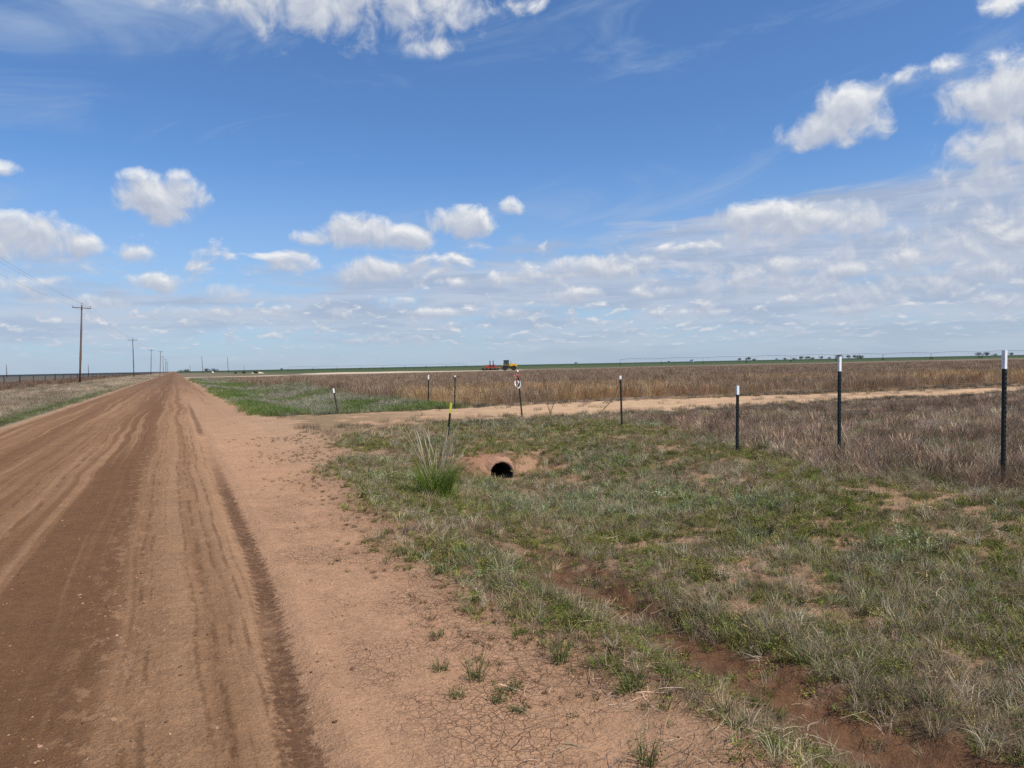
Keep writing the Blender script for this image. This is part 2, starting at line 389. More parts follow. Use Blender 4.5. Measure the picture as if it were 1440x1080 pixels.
def principled(name):
    m = bpy.data.materials.new(name); m.use_nodes = True; nt = m.node_tree
    b = nt.nodes['Principled BSDF']; return m, nt, b
def ground_material():
    m, nt, b = principled('soil_and_road')
    at = nt.nodes.new('ShaderNodeAttribute'); at.attribute_name = 'soil'; base = V(nt, at.outputs['Color'])
    ge = nt.nodes.new('ShaderNodeNewGeometry'); P = V(nt, ge.outputs['Position'])
    X, Y, Z = sep(P)
    dist = (X*X + Y*Y)._m('SQRT')
    near = dist.lin(12, 45, 1.0, 0.0)
    # wheel polished bands of the road, wandering a little and streaked along it
    wx = X + (noise(xyz(nt, Y*.12, 0.0), 1.0, 2, dim='2D') - .5)*.55 + (noise(xyz(nt, X*1.2, Y*.22), 1.0, 3, dim='2D')-.5)*.16
    st = noise(xyz(nt, wx*3.6, Y*.035), 1.0, 3, .6, dim='2D')
    st2 = noise(xyz(nt, wx*13.0, Y*.10), 1.0, 3, .6, dim='2D')
    L, Mid, D = (.345, .196, .105), (.215, .112, .052), (.122, .058, .025)
    def lerp(a, b, t): return tuple(a[i]*(1-t)+b[i]*t for i in range(3))
    f = lambda x: (x+5.2)/7.0
    teeth0 = noise(xyz(nt, X*8, Y*14.0), 1.0, 2, .6, dim='2D')
    road = ramp(wx.lin(-5.2, 1.8), [(f(-5.0), lerp(L, Mid, .6)), (f(-4.4), lerp(D, Mid, .7)), (f(-3.9), lerp(L, Mid, .8)), (f(-3.2), lerp(D, Mid, .5)), (f(-2.5), lerp(L, Mid, .75)),
        (f(-1.9), lerp(L, Mid, .8)), (f(-1.5), lerp(D, Mid, .75)), (f(-1.05), lerp(D, Mid, .35)), (f(-.55), lerp(D, Mid, .40)), (f(-.36), lerp(L, Mid, .75)),
        (f(-.05), lerp(L, Mid, .35)), (f(.09), lerp(L, Mid, .8)), (f(.2), lerp(L, Mid, .3)), (f(.42), L)])
    road = mix(road, lerp(L, Mid, .0), st.step(.50, .70)*.65)
    road = mix(road, lerp(D, Mid, .5), (1.0-st).step(.52, .72)*.65)
    road = mix(road, D, (st2-.5).lin(0.05, .3)*.35)
    brk = noise(xyz(nt, X*6, Y*1.5), 1.0, 4, .65, dim='2D').step(.42, .56)
    for cx_, hw_ in ((.115, .012), (.02, .006), (.205, .006), (-.31, .010), (-.23, .006), (-1.62, .02), (-1.9, .012), (-2.85, .02), (.31, .008)):
        road = mix(road, D, (wx + (teeth0-.5)*.03).band(cx_, hw_, .014)*brk*.55)
    # crumbled crust: lighter scabs between the wheel bands
    crust = noise(xyz(nt, X*9.0, Y*5.0), 1.0, 5, .7, dim='2D').step(.50, .60)*wx.band(-.25, .25, .25)
    road = mix(road, lerp(L, Mid, .1), crust*.6)
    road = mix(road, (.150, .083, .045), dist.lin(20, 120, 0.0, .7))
    # fresh dark tread track on the shoulder
    teeth = noise(xyz(nt, X*4+Y*6, Y*24.0), 1.0, 3, .6, dim='2D')
    trk = (X - Y.step(2.5, 7.0)*.155 + (noise(xyz(nt, Y*.25+5.0, 0.0), 1.0, 2, dim='2D')-.5)*.05 + (teeth-.5)*.10 + (noise(xyz(nt, X*22, Y*15.0), 1.0, 5, .8, dim='2D')-.5)*.20).band(.445, .055, .04)
    trk = trk*(noise(P, 26.0, 4, .7).step(.36, .52)*.40 + .60)*(noise(P, 3.0, 3, .6).step(.28, .48)*.4+.6)
    base2 = mix(base, rgb(nt, C_SHOULDER), X.lin(.3, .6)*X.lin(1.3, 2.0, 1.0, 0.0))
    onroad = (X + (noise(xyz(nt, X*2, Y*1.1), 1.0, 4, .6, dim='2D')-.5)*.5)
    rm = onroad.lin(-5.0, -4.6)*onroad.lin(.45, .7, 1.0, 0.0)
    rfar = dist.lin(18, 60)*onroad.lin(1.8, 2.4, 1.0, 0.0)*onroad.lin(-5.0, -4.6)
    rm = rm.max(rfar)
    shoulder = onroad.lin(.3, .6)*onroad.lin(1.6, 2.4, 1.0, 0.0)
    c = mix(base, C_SHOULDER, shoulder*Y.lin(15, 30, 1.0, .3))
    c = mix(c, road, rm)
    tv = Y.lin(10.5, 17.5, 1.0, 0.0).max(Y.lin(20.5, 22)*Y.lin(34, 45, 1.0, 0.0)*.8)
    c = mix(c, (.125, .063, .032), trk*tv*.92)
    # mottling, crumbs and drying cracks
    dz = Y.lin(16, 19)*Y.lin(27, 30, 1.0, 0.0)*X.lin(1.5, 3.5)
    ds = noise(xyz(nt, X*.5, Y*5.0), 1.0, 5, .7, dim='2D')
    c = mix(c, (.26, .155, .092), ds.step(.52, .66)*dz*.55)
    m1 = noise(P, 1.6, 4, .6); m2 = noise(P, 16.0, 3, .6); m3 = noise(P, 85.0, 2, .6)
    c = mix(c, (c*0.0 + .5) if False else rgb(nt, (.5, .5, .5)), 0.0)
    k = (m1-.5)*.45 + (m2-.5)*(near*.5 + .12) + (m3-.5)*near*1.0 + 1.0
    c = mix(c, xyz(nt, k, k, k), 1.0, 'MULTIPLY')
    wp = xyz(nt, X + (noise(P, 6.0, 2, out=0)-.5)*.10, Y*1.0 + (noise(xyz(nt, Y, X, Z), 6.0, 2)-.5)*.10, 0.0)
    e1 = voronoi(wp, 13.0, 'DISTANCE_TO_EDGE'); e2 = voronoi(wp, 27.0, 'DISTANCE_TO_EDGE')
    cw = noise(P, 1.3, 3).step(.36, .58)
    crackzone = onroad.lin(.75, 1.0)*onroad.lin(2.2, 2.8, 1.0, .25)*dist.lin(7, 14, 1.0, .0) + .22*rm*dist.lin(4, 8, 1.0, 0.0)
    crack = e1.lin(.004, .03, .9, 0.0).max(e2.lin(.01, .04, .5, 0.0))*cw*crackzone
    c = mix(c, (.10, .052, .032), crack*.62)
    nt.links.new(c.s, b.inputs['Base Color'])
    b.inputs['Roughness'].default_value = .95; b.inputs['Specular IOR Level'].default_value = .15
    h = m2*.012 + m3*.005*near + crack*(-.012) + (noise(P, 34.0, 5, .72)-.5)*.026*near + trk*tv*(teeth-.5)*.025 + st2*.004 + crust*.006
    bp = nt.nodes.new('ShaderNodeBump'); bp.inputs['Distance'].default_value = 1.0
    bs = dist.lin(15, 90, .9, .12); nt.links.new(bs.s, bp.inputs['Strength'])
    nt.links.new(h.s, bp.inputs['Height']); nt.links.new(bp.outputs[0], b.inputs['Normal'])
    return m
CULV = (5.74, 12.85)
CULV_Z = float(height(np.array([CULV[0]]), np.array([CULV[1]-.35]))[0])+.07
ground = make_ground()

# ================================================================ plants: many small tufts strewn over the ground
def blades(n, h, w, spread, lean, curl, seed, stems=0, thin=1.0, seg=3, heads=0.0, hvar=.35):
    """one tuft: n bent tapering blades; returns verts, faces, per-vertex shade number"""
    rg = np.random.default_rng(seed); vs, fs, sh = [], [], []
    for k in range(n):
        a = rg.uniform(0, 2*math.pi); rr = spread*math.sqrt(rg.uniform())
        bx, by = rr*math.cos(a), rr*math.sin(a)
        hh = h*(1-hvar*rg.uniform()); ww = w*rg.uniform(.7, 1.3)
        da = a + rg.normal(0, .9); ln = lean*rg.uniform(.2, 1.2); cu = curl*rg.uniform(.3, 1.3)
        tw = rg.uniform(0, math.pi); tx, ty = math.cos(tw), math.sin(tw)
        rv = rg.uniform(); base = len(vs)
        for i in range(seg+1):
            t = i/seg; off = hh*(ln*t + cu*t*t)
            z = hh*t*math.sqrt(max(.15, 1-min(.8, (ln+cu*t)**2*.5)))
            x, y = bx+math.cos(da)*off, by+math.sin(da)*off
            wd = ww*(1-t**1.6) if heads == 0 else ww*(.6+(heads if .55 < t < .95 else 0))*(1-(t == 1)*1.0)
            if i < seg:
                vs += [(x-tx*wd/2, y-ty*wd/2, z-.01*(i == 0)), (x+tx*wd/2, y+ty*wd/2, z-.01*(i == 0))]; sh += [rv, rv]
            else:
                vs.append((x, y, z)); sh.append(rv)
        for i in range(seg-1):
            fs.append((base+2*i, base+2*i+1, base+2*i+3, base+2*i+2))
        fs.append((base+2*seg-2, base+2*seg-1, base+2*seg))
    return vs, fs, sh
def forb(n, h, w, spread, seed, leaf=.012):
    """low branching weed: stems carrying small leaves"""
    rg = np.random.default_rng(seed); vs, fs, sh = [], [], []
    for k in range(n):
        a = rg.uniform(0, 2*math.pi); ln = rg.uniform(.2, 1.4)
        d = Vector((math.cos(a)*ln, math.sin(a)*ln, 1)).normalized(); hh = h*rg.uniform(.5, 1); rv = rg.uniform()
        o = Vector((math.cos(a), math.sin(a), 0))*spread*rg.uniform()
        m = max(4, int(hh/leaf*.9))
        for i in range(m):
            t = (i+.6)/m; p = o + d*hh*t; p.z = p.z*(1-.25*t*ln*.5)
            b = rg.uniform(0, 2*math.pi); l = Vector((math.cos(b), math.sin(b), rg.uniform(-.1, .9))).normalized()
            s = l.cross(Vector((rg.normal(), rg.normal(), rg.normal()))).normalized()
            L = leaf*rg.uniform(.8, 1.9); base = len(vs)
            vs += [tuple(p), tuple(p+l*L*.5+s*L*.26), tuple(p+l*L), tuple(p+l*L*.5-s*L*.26)]
            fs.append((base, base+1, base+2, base+3)); sh += [rv]*4
        base = len(vs); e = o+d*hh
        vs += [tuple(o+Vector((.0012, 0, -.01))), tuple(o+Vector((-.0012, 0, -.01))), tuple(e)]; fs.append((base, base+1, base+2)); sh += [rv]*3
    return vs, fs, sh
def mesh_from(name, data, mat):
    vs, fs, sh = data
    me = bpy.data.meshes.new(name); me.from_pydata([tuple(v) for v in vs], [], fs)
    a = me.attributes.new('own', 'FLOAT', 'POINT'); a.data.foreach_set('value', np.array(sh, np.float32))
    me.materials.append(mat); me.update(); return me
def plant_material(name, rough=.7, trans=.28, vary=1.0, rootdark=None):
    m, nt, b = principled(name)
    at = nt.nodes.new('ShaderNodeAttribute'); at.attribute_type = 'INSTANCER'; at.attribute_name = 'tint'; c = V(nt, at.outputs['Color'])
    ow = nt.nodes.new('ShaderNodeAttribute'); ow.attribute_name = 'own'; v = V(nt, ow.outputs['Fac'])
    k = v*vary + (1-vary*.5); k2 = v*(vary*.9) + (1-vary*.45)
    c = mix(c, xyz(nt, k, k2, k), 1.0, 'MULTIPLY')
    nt.links.new(c.s, b.inputs['Base Color']); b.inputs['Roughness'].default_value = rough
    b.inputs['Specular IOR Level'].default_value = .06
    if trans > 0:
        tr = nt.nodes.new('ShaderNodeBsdfTranslucent'); nt.links.new(c.s, tr.inputs[0])
        mx = nt.nodes.new('ShaderNodeMixShader'); mx.inputs[0].default_value = trans
        nt.links.new(b.outputs[0], mx.inputs[1]); nt.links.new(tr.outputs[0], mx.inputs[2])
        nt.links.new(mx.outputs[0], nt.nodes['Material Output'].inputs[0])
    return m
def scatter(name, label, cat, protos, X, Y, scl, tint, tilt=.15, zoff=0.0, kind='stuff', flat=False):
    """one object: a cloud of points, each bearing one tuft of the given kinds"""
    n = len(X); col = bpy.data.collections.new(name+'_kinds')
    for i, me in enumerate(protos):
        o = bpy.data.objects.new('%s_tuft_%02d' % (name, i), me); col.objects.link(o)
    me = bpy.data.meshes.new(name)
    Z = height(X, Y)+zoff
    me.vertices.add(n); me.vertices.foreach_set('co', np.stack([X, Y, Z], 1).astype(np.float32).ravel())
    def attr(nm, ty, key, arr):
        a = me.attributes.new(nm, ty, 'POINT'); a.data.foreach_set(key, np.ascontiguousarray(arr).ravel())
    rot = np.stack([RNG.normal(0, tilt, n), RNG.normal(0, tilt, n), RNG.uniform(0, 2*math.pi, n)], 1).astype(np.float32)
    attr('rot', 'FLOAT_VECTOR', 'vector', rot)
    if np.ndim(scl) == 1: scl = np.stack([scl, scl, scl], 1)
    attr('scl', 'FLOAT_VECTOR', 'vector', scl.astype(np.float32))
    attr('idx', 'INT', 'value', RNG.integers(0, len(protos), n).astype(np.int32))
    attr('tint', 'FLOAT_COLOR', 'color', np.concatenate([tint, np.ones((n, 1))], 1).astype(np.float32))
    ob = bpy.data.objects.new(name, me); scene.collection.objects.link(ob)
    ng = bpy.data.node_groups.new(name+'_nodes', 'GeometryNodeTree')
    ng.interface.new_socket('Geometry', in_out='INPUT', socket_type='NodeSocketGeometry')
    ng.interface.new_socket('Geometry', in_out='OUTPUT', socket_type='NodeSocketGeometry')
    gi = ng.nodes.new('NodeGroupInput'); go = ng.nodes.new('NodeGroupOutput')
    ci = ng.nodes.new('GeometryNodeCollectionInfo'); ci.inputs['Collection'].default_value = col
    ci.inputs['Separate Children'].default_value = True; ci.inputs['Reset Children'].default_value = True
    ip = ng.nodes.new('GeometryNodeInstanceOnPoints'); ip.inputs['Pick Instance'].default_value = True
    def named(nm, ty):
        a = ng.nodes.new('GeometryNodeInputNamedAttribute'); a.data_type = ty; a.inputs[0].default_value = nm
        return a.outputs['Attribute']
    ng.links.new(gi.outputs[0], ip.inputs['Points']); ng.links.new(ci.outputs[0], ip.inputs['Instance'])
    ng.links.new(named('idx', 'INT'), ip.inputs['Instance Index'])
    e = ng.nodes.new('FunctionNodeEulerToRotation'); ng.links.new(named('rot', 'FLOAT_VECTOR'), e.inputs[0])
    ng.links.new(e.outputs[0], ip.inputs['Rotation']); ng.links.new(named('scl', 'FLOAT_VECTOR'), ip.inputs['Scale'])
    ng.links.new(ip.outputs[0], go.inputs[0])
    md = ob.modifiers.new('strewn', 'NODES'); md.node_group = ng
    ob['kind'] = kind; ob['label'] = label; ob['category'] = cat
    return ob
def strew(d0, r0, p, rmin, rmax, prob, a0=-42, a1=82):
    """random points, d0 per square metre out to r0 and thinning as (r0/r)^p beyond, kept with probability prob(X, Y)"""
    e = np.linspace(rmin, rmax, 4000); c = .5*(e[1:]+e[:-1])
    dens = d0*np.minimum(1, (r0/c)**p)*c*np.diff(e)*math.radians(a1-a0)
    N = int(dens.sum()); cdf = np.concatenate([[0], np.cumsum(dens)/dens.sum()])
    R = np.interp(RNG.uniform(size=N), cdf, e); T = np.radians(RNG.uniform(a0, a1, N))
    X, Y = R*np.sin(T), R*np.cos(T)
    k = RNG.uniform(size=N) < prob(X, Y)
    return X[k], Y[k], R[k]
def tints(n, cols, wts=None, var=.36):
    cols = np.array(cols); i = RNG.choice(len(cols), n, p=wts)
    t = cols[i]*(1+RNG.normal(0, var, (n, 1)))*(1+RNG.normal(0, .05, (n, 3)))
    return np.clip(t, .004, .9)

M_green = plant_material('green_blades'); M_dry = plant_material('dry_blades', trans=.25); M_forb = plant_material('leafy_weed', trans=.25)

GRASS = [mesh_from('grass_tuft_mesh', blades(26, .10, .0045, .05, .45, .45, s), M_green) for s in range(4)]
FORB = [mesh_from('weed_tuft_mesh', forb(15, .075, .0, .035, 20+s, .011), M_forb) for s in range(4)]
WISP = [mesh_from('dry_tuft_mesh', blades(22, .17, .0032, .05, .35, .5, 40+s, seg=4), M_dry) for s in range(4)]
BROWN = [mesh_from('brown_weed_mesh', blades(34, .30, .0038, .10, .38, .22, 60+s, seg=4, heads=.8), M_dry) for s in range(4)]
TALL = [mesh_from('tall_grass_mesh', blades(44, .85, .007, .22, .16, .18, 80+s, seg=4, heads=.7, hvar=.45), M_dry) for s in range(5)]
MAT = [mesh_from('sward_mesh', blades(60, .22, .008, .24, .3, .35, 100+s), M_green) for s in range(4)]
DRYMAT = [mesh_from('dry_sward_mesh', blades(60, .24, .008, .28, .3, .4, 120+s), M_dry) for s in range(4)]
def straws(n, L, w, seed):
    rg = np.random.default_rng(seed); vs, fs, sh = [], [], []
    for k in range(n):
        x, y = rg.normal(0, .06, 2); a = rg.uniform(0, 6.28); cu = rg.normal(0, .8); l = L*rg.uniform(.3, 1.0); z = rg.uniform(.002, .015); up = rg.uniform(-.1, .25); b = len(vs); rv = rg.uniform()
        for i in range(5):
            nx, ny = -math.sin(a), math.cos(a); ww = w*(1-.15*i)
            vs += [(x-nx*ww/2, y-ny*ww/2, z), (x+nx*ww/2, y+ny*ww/2, z+.001)]; sh += [rv, rv]
            x += math.cos(a)*l/4; y += math.sin(a)*l/4; z = max(.001, z+up*l/4); a += cu/4; up -= .08
        for i in range(4): fs.append((b+2*i, b+2*i+1, b+2*i+3, b+2*i+2))
    return vs, fs, sh
STRAW = [mesh_from('straw_mesh', straws(9, .16, .0034, 140+s), M_dry) for s in range(5)]

R_ = lambda X, Y: np.sqrt(X*X+Y*Y)
def right_verge(X, Y):                        # ditch and verge this side of the drive
    return (X > 1.2)*cover_mask(X, Y)*(1-drive_mask(X, Y))*(Y < 21.5)*(1-.93*wet_line(X, Y))*(1-1.0*(np.abs(X-CULV[0]) < .27)*(Y > CULV[1]+.05)*(Y < CULV[1]+.6))
def mouth(X, Y): return np.clip(bump(X, CULV[0], .30)*bump(Y, CULV[1]+.0, .6)*1.4+bump(X, 5.45, .45)*bump(Y, 13.5, .38)+.9*bump(X, 6.5, .28)*bump(Y, 12.7, .3), 0, 1)
def green_zone(X, Y): return ss(.40, .58, fbm(X*.55+9, Y*.55, 4, 201)+.10*bump(X, 8.0, 1.6)*ss(13, 16, Y)+.13*bump(Y, 16.0, 1.4)*bump(X, 8, 3))
def grey_zone(X, Y): return ss(.44, .60, fbm(X*.8, Y*.8+5, 4, 211)+.12*bump(X, 6.6, 1.6)*bump(Y, 9.5, 2.2))

# low green cover
GREENS = [(.175, .215, .042), (.12, .155, .032), (.25, .25, .065), (.27, .225, .08)]
X, Y, R = strew(850, 5, 1.35, 1.6, 24, lambda X, Y: right_verge(X, Y)*(1-.88*bare_patch(X, Y))*(.26+.66*green_zone(X, Y))*(1-.9*mouth(X, Y))*(1-.8*weeds_line(X, Y)))
scatter('green_ground_cover', 'low green weeds covering the ditch bank beside the road', 'ground cover', FORB+FORB+GRASS, X, Y, RNG.uniform(.28, .85, len(X))*(1+.035*R), tints(len(X), GREENS))
# dry grey wisps mixed in
X, Y, R = strew(520, 5, 1.35, 1.6, 24, lambda X, Y: right_verge(X, Y)*(1-.75*bare_patch(X, Y))*(.30+.65*grey_zone(X, Y))*(1-.85*mouth(X, Y)))
scatter('dry_grass', 'grey and straw coloured dead grass among the green weeds of the ditch', 'dry grass', WISP, X, Y, RNG.uniform(.2, .8, len(X))*(1+.03*R),
        tints(len(X), [(.47, .365, .225), (.38, .29, .185), (.58, .49, .33), (.28, .205, .13)]), tilt=.3)
# silvery blue green patches
def silver(X, Y):
    return right_verge(X, Y)*np.clip(ss(.45, .62, fbm(X*.9+2, Y*.9, 3, 221)+.42*bump(X, 6.0, 1.3)*bump(Y, 8.6, 1.7)+.12*bump(X, 4.6, .8)*bump(Y, 9.5, 1.5)-.12), 0, 1)*(1-mouth(X, Y))
X, Y, R = strew(130, 5, 1.2, 2, 20, lambda X, Y: silver(X, Y)*.7)
scatter('silvery_weeds', 'pale blue green weeds in patches on the ditch floor', 'weeds', GRASS+[mesh_from('silver_tuft_mesh', forb(16, .13, 0, .04, 300+s, .009), M_forb) for s in range(2)],
        X, Y, RNG.uniform(.7, 1.4, len(X))*(1+.03*R), tints(len(X), [(.25, .285, .14), (.33, .35, .20), (.19, .225, .10)]))
# brown weeds beyond the posts
def brown_p(X, Y):
    return (X > 6)*weeds_line(X, Y)*(1-drive_mask(X, Y))*(Y < 30)*(1-.93*second_track(X, Y))*(Y < 27.5)*(.65+.35*ss(.35, .6, fbm(X*.4, Y*.4, 3, 231)))
X, Y, R = strew(60, 8, 1.25, 3, 90, brown_p)
lowfar = 1-.55*ss(14.5, 20, Y)*ss(-30, 3, -X*0)
patch = fbm(X*.22, Y*.45, 4, 241)
bt = tints(len(X), [(.31, .21, .14), (.41, .29, .195), (.19, .125, .085), (.56, .43, .30)], [.42, .3, .2, .08])
bt = bt*(1+1.1*(patch[:, None]-.5))
scatter('brown_weeds', 'dense knee high mauve brown dead weeds covering the field behind the steel posts', 'weeds', BROWN, X, Y, RNG.uniform(.55, 1.1, len(X))*lowfar*(1+.006*R), bt, tilt=.22)
X, Y, R = strew(20, 8, 1.2, 3, 40, lambda X, Y: brown_p(X, Y)*.8*ss(.45, .6, fbm(X*.7, Y*.7, 3, 233)))
scatter('green_undergrowth', 'green weeds growing low between the dead brown weeds', 'weeds', GRASS+FORB, X, Y, RNG.uniform(.8, 1.7, len(X)), tints(len(X), GREENS))
# edge of the drive, grey low clumps
X, Y, R = strew(34, 16, 1.0, 12, 90, lambda X, Y: (X > 3)*np.clip(bump(Y-.0*X, 19.9, 1.5)+bump(Y, 26.8-2.4*ss(16, 42, X), 1.3)+.35*ss(9, 14, X)*bump(Y, 23.0, .5), 0, 1)*(1-.7*drive_mask(X, Y))*.8*ss(.35, .6, fbm(X*.9, Y*1.6, 3, 249)))
scatter('drive_edge_weeds', 'grey green weeds along both edges of the sandy field drive', 'weeds', DRYMAT+MAT[:1], X, Y, RNG.uniform(.35, .8, len(X)), tints(len(X), [(.17, .145, .105), (.12, .12, .065), (.20, .165, .12)]))
# tall standing grass
def tall_p(X, Y):
    e = 9.6+(fbm(Y*.12, X*0, 3, 251)-.5)*3 - 2.5*ss(38, 75, Y)
    f = 28.0+(fbm(X*.25, X*0, 3, 252)-.5)*1.8-2.4*ss(16, 42, X)+.09*np.clip(X-40, 0, 200)
    return ss(-.6, 1.2, X-e)*ss(-.2, .8, Y-f)*(Y < 194)*(.35+.65*ss(.36, .5, fbm(X*.3, Y*.3, 3, 264)))
X, Y, R = strew(9, 32, 1.15, 26, 250, tall_p, -10, 80)
g = ss(.42, .62, fbm(X*.13, Y*.13, 3, 261)+.10*bump(X, 24, 9)-.12*ss(34, 60, Y))[:, None]
nearrow = (1-ss(30, 48, Y))[:, None]
tc = tints(len(X), [(.58, .35, .14), (.47, .265, .11), (.66, .46, .24)])*(g*.62+.05)*nearrow + tints(len(X), [(.33, .23, .15), (.27, .18, .12), (.41, .30, .20)], None, .26)*(1-(g*.62+.05)*nearrow)
hs = RNG.uniform(.55, 1.0, len(X))*(.72+.55*fbm(X*.16, Y*.16, 3, 263))*np.clip(1.55*(1-Y/212), .12, 1)
scatter('tall_grass', 'tall golden brown dead grass standing in the field beyond the drive', 'tall grass', TALL, X, Y, np.stack([hs*(1+.006*R), hs*(1+.006*R), hs], 1), tc, tilt=.06)
# lush green basin beyond the drive
def basin(X, Y):
    n = (fbm(X*.4, Y*.25, 3, 271)-.5)*2
    return ss(2.3, 3.1, X+n*.3)*ss(26.2, 26.9, Y-.2*X*0)*(1-drive_mask(X, Y))*(1-ss(9.2, 10.4, X+n))*(Y < 150)
X, Y, R = strew(30, 28, 1.3, 24, 150, basin, -12, 32)
q = ss(.48, .64, fbm(X*.3, Y*.12, 3, 281)+.18*ss(55, 85, Y)-.05)[:, None]
q = np.clip(q+.9*bump(X, 8.5, 2.4)[:, None]*bump(Y, 62, 14)[:, None], 0, 1)
scatter('verge_grass', 'fresh green grass filling the low ground past the field drive', 'grass', MAT, X, Y, RNG.uniform(.5, 1.05, len(X))*(1+.004*R),
        tints(len(X), [(.18, .235, .06), (.14, .19, .05), (.23, .27, .10)], None, .22)*(1-q)+tints(len(X), [(.40, .36, .25), (.30, .28, .18)])*q)
# left verge: green strip and tan grass, brown weeds under the fence
def lv(X, Y): return (X < -4.9)*ss(5.0, 5.7, -X+(fbm(X*.5, Y*.2, 3, 291)-.5)*.8)*(X > -16.5)
X, Y, R = strew(22, 26, 1.3, 14, 330, lambda X, Y: lv(X, Y)*(X > -19), -42, 1)
gs = (bump(X, -5.9, .75)*(1-ss(50, 110, Y)))[:, None]
tn = tints(len(X), [(.46, .37, .25), (.39, .31, .21), (.31, .23, .16), (.50, .41, .28)], None, .2)*(1+.9*(fbm(X*.5, Y*.06, 3, 292)[:, None]-.5))
scatter('left_verge_grass', 'straw coloured grass with a green strip along the left side of the road', 'grass', DRYMAT[:2]+MAT[:2], X, Y, RNG.uniform(.45, 1.0, len(X))*(1-.35*gs[:, 0])*(1+.004*R),
        tints(len(X), [(.125, .155, .05), (.17, .19, .08)])*gs+tn*(1-gs), tilt=.2)
X, Y, R = strew(10, 60, 1.1, 40, 400, lambda X, Y: ss(13.0, 15.5, -X+(fbm(Y*.08, X*0, 3, 295)-.5)*3)*(X > -22)*(.35+.65*ss(.42, .58, fbm(X*.1, Y*.06, 3, 296))), -42, 0)
scatter('fence_line_weeds', 'rusty brown weeds grown up along the wire fence', 'weeds', TALL, X, Y, RNG.uniform(.55, .95, len(X)), tints(len(X), [(.25, .165, .11), (.30, .215, .145), (.19, .115, .075)]), tilt=.12)
X, Y, R = strew(420, 5, 1.3, 1.6, 20, lambda X, Y: right_verge(X, Y)*(.35+.65*grey_zone(X, Y))*(1-mouth(X, Y))*(1-.6*bare_patch(X, Y)))
scatter('matted_thatch', 'matted dead stems lying between the weeds of the verge', 'thatch', STRAW, X, Y, RNG.uniform(.3, .8, len(X))*(1+.05*R), tints(len(X), [(.40, .31, .20), (.25, .175, .11), (.14, .095, .055)]), tilt=.35, zoff=.008)
# scraps on the bare shoulder: straw, crumbs of earth, seedlings
def litter(X, Y): return np.clip(bump(X, 2.0, .55)*(Y < 14)*ss(.42, .6, fbm(X*1.4, Y*1.4, 3, 301)+.08*(Y < 4))+.25*(X > 2)*(X < 5)*(Y < 8), 0, 1)*(1-.8*wet_line(X, Y))
X, Y, R = strew(90, 4, 1.4, 1.6, 17, litter)
scatter('straw_litter', 'scattered pale straw stalks lying on the bare roadside earth', 'straw', STRAW, X, Y, RNG.uniform(.5, 1.2, len(X)), tints(len(X), [(.42, .32, .22), (.30, .21, .14), (.22, .13, .085)]), tilt=.15)
def seedl(X, Y): return ss(.8, 2.2, X)*(1-cover_mask(X, Y))*(Y < 19)*ss(.45, .64, fbm(X*1.1, Y*1.1, 3, 311)+.10*ss(4, 9, Y)+.08*ss(1.2, 2.0, X))
X, Y, R = strew(110, 6, .9, 1.8, 22, seedl)
scatter('seedling_weeds', 'tiny dark green and rusty seedlings dotted over the bare shoulder', 'weeds', FORB, X, Y, RNG.uniform(.18, .6, len(X))*(1+.02*R), tints(len(X), [(.12, .11, .04), (.15, .09, .05), (.24, .17, .10)]))
def clod_mesh(s):
    bm = bmesh.new(); bmesh.ops.create_icosphere(bm, subdivisions=1, radius=.5); rg = np.random.default_rng(s)
    for v in bm.verts: v.co *= rg.uniform(.65, 1.2); v.co.z *= .6
    me = bpy.data.meshes.new('clod_mesh'); bm.to_mesh(me); bm.free(); me.materials.append(M_clod); return me
M_clod, _nt, _b = principled('crumb_of_earth')
_at = _nt.nodes.new('ShaderNodeAttribute'); _at.attribute_type = 'INSTANCER'; _at.attribute_name = 'tint'
_nt.links.new(_at.outputs['Color'], _b.inputs['Base Color']); _b.inputs['Roughness'].default_value = .95; _b.inputs['Specular IOR Level'].default_value = .1
X, Y, R = strew(260, 4, 1.6, 1.6, 26, lambda X, Y: ss(-5, -4.4, X)*(1-.7*ss(2, 4, X))*(1-ss(7, 9, X))*(.25+.75*ss(.45, .6, fbm(X*3, Y*.8, 3, 321))+.8*bump(X, -.22, .18)))
scatter('dirt_clods', 'small crumbs of dried earth and grit lying on the dirt road', 'dirt clods', [clod_mesh(s) for s in range(4)], X, Y, np.exp(RNG.normal(math.log(.0080), .52, len(X)))*(1+.03*R),
        tints(len(X), [(.29, .165, .10), (.21, .115, .065), (.34, .22, .14), (.13, .07, .04)], [.4, .3, .15, .15], .2), tilt=.5)

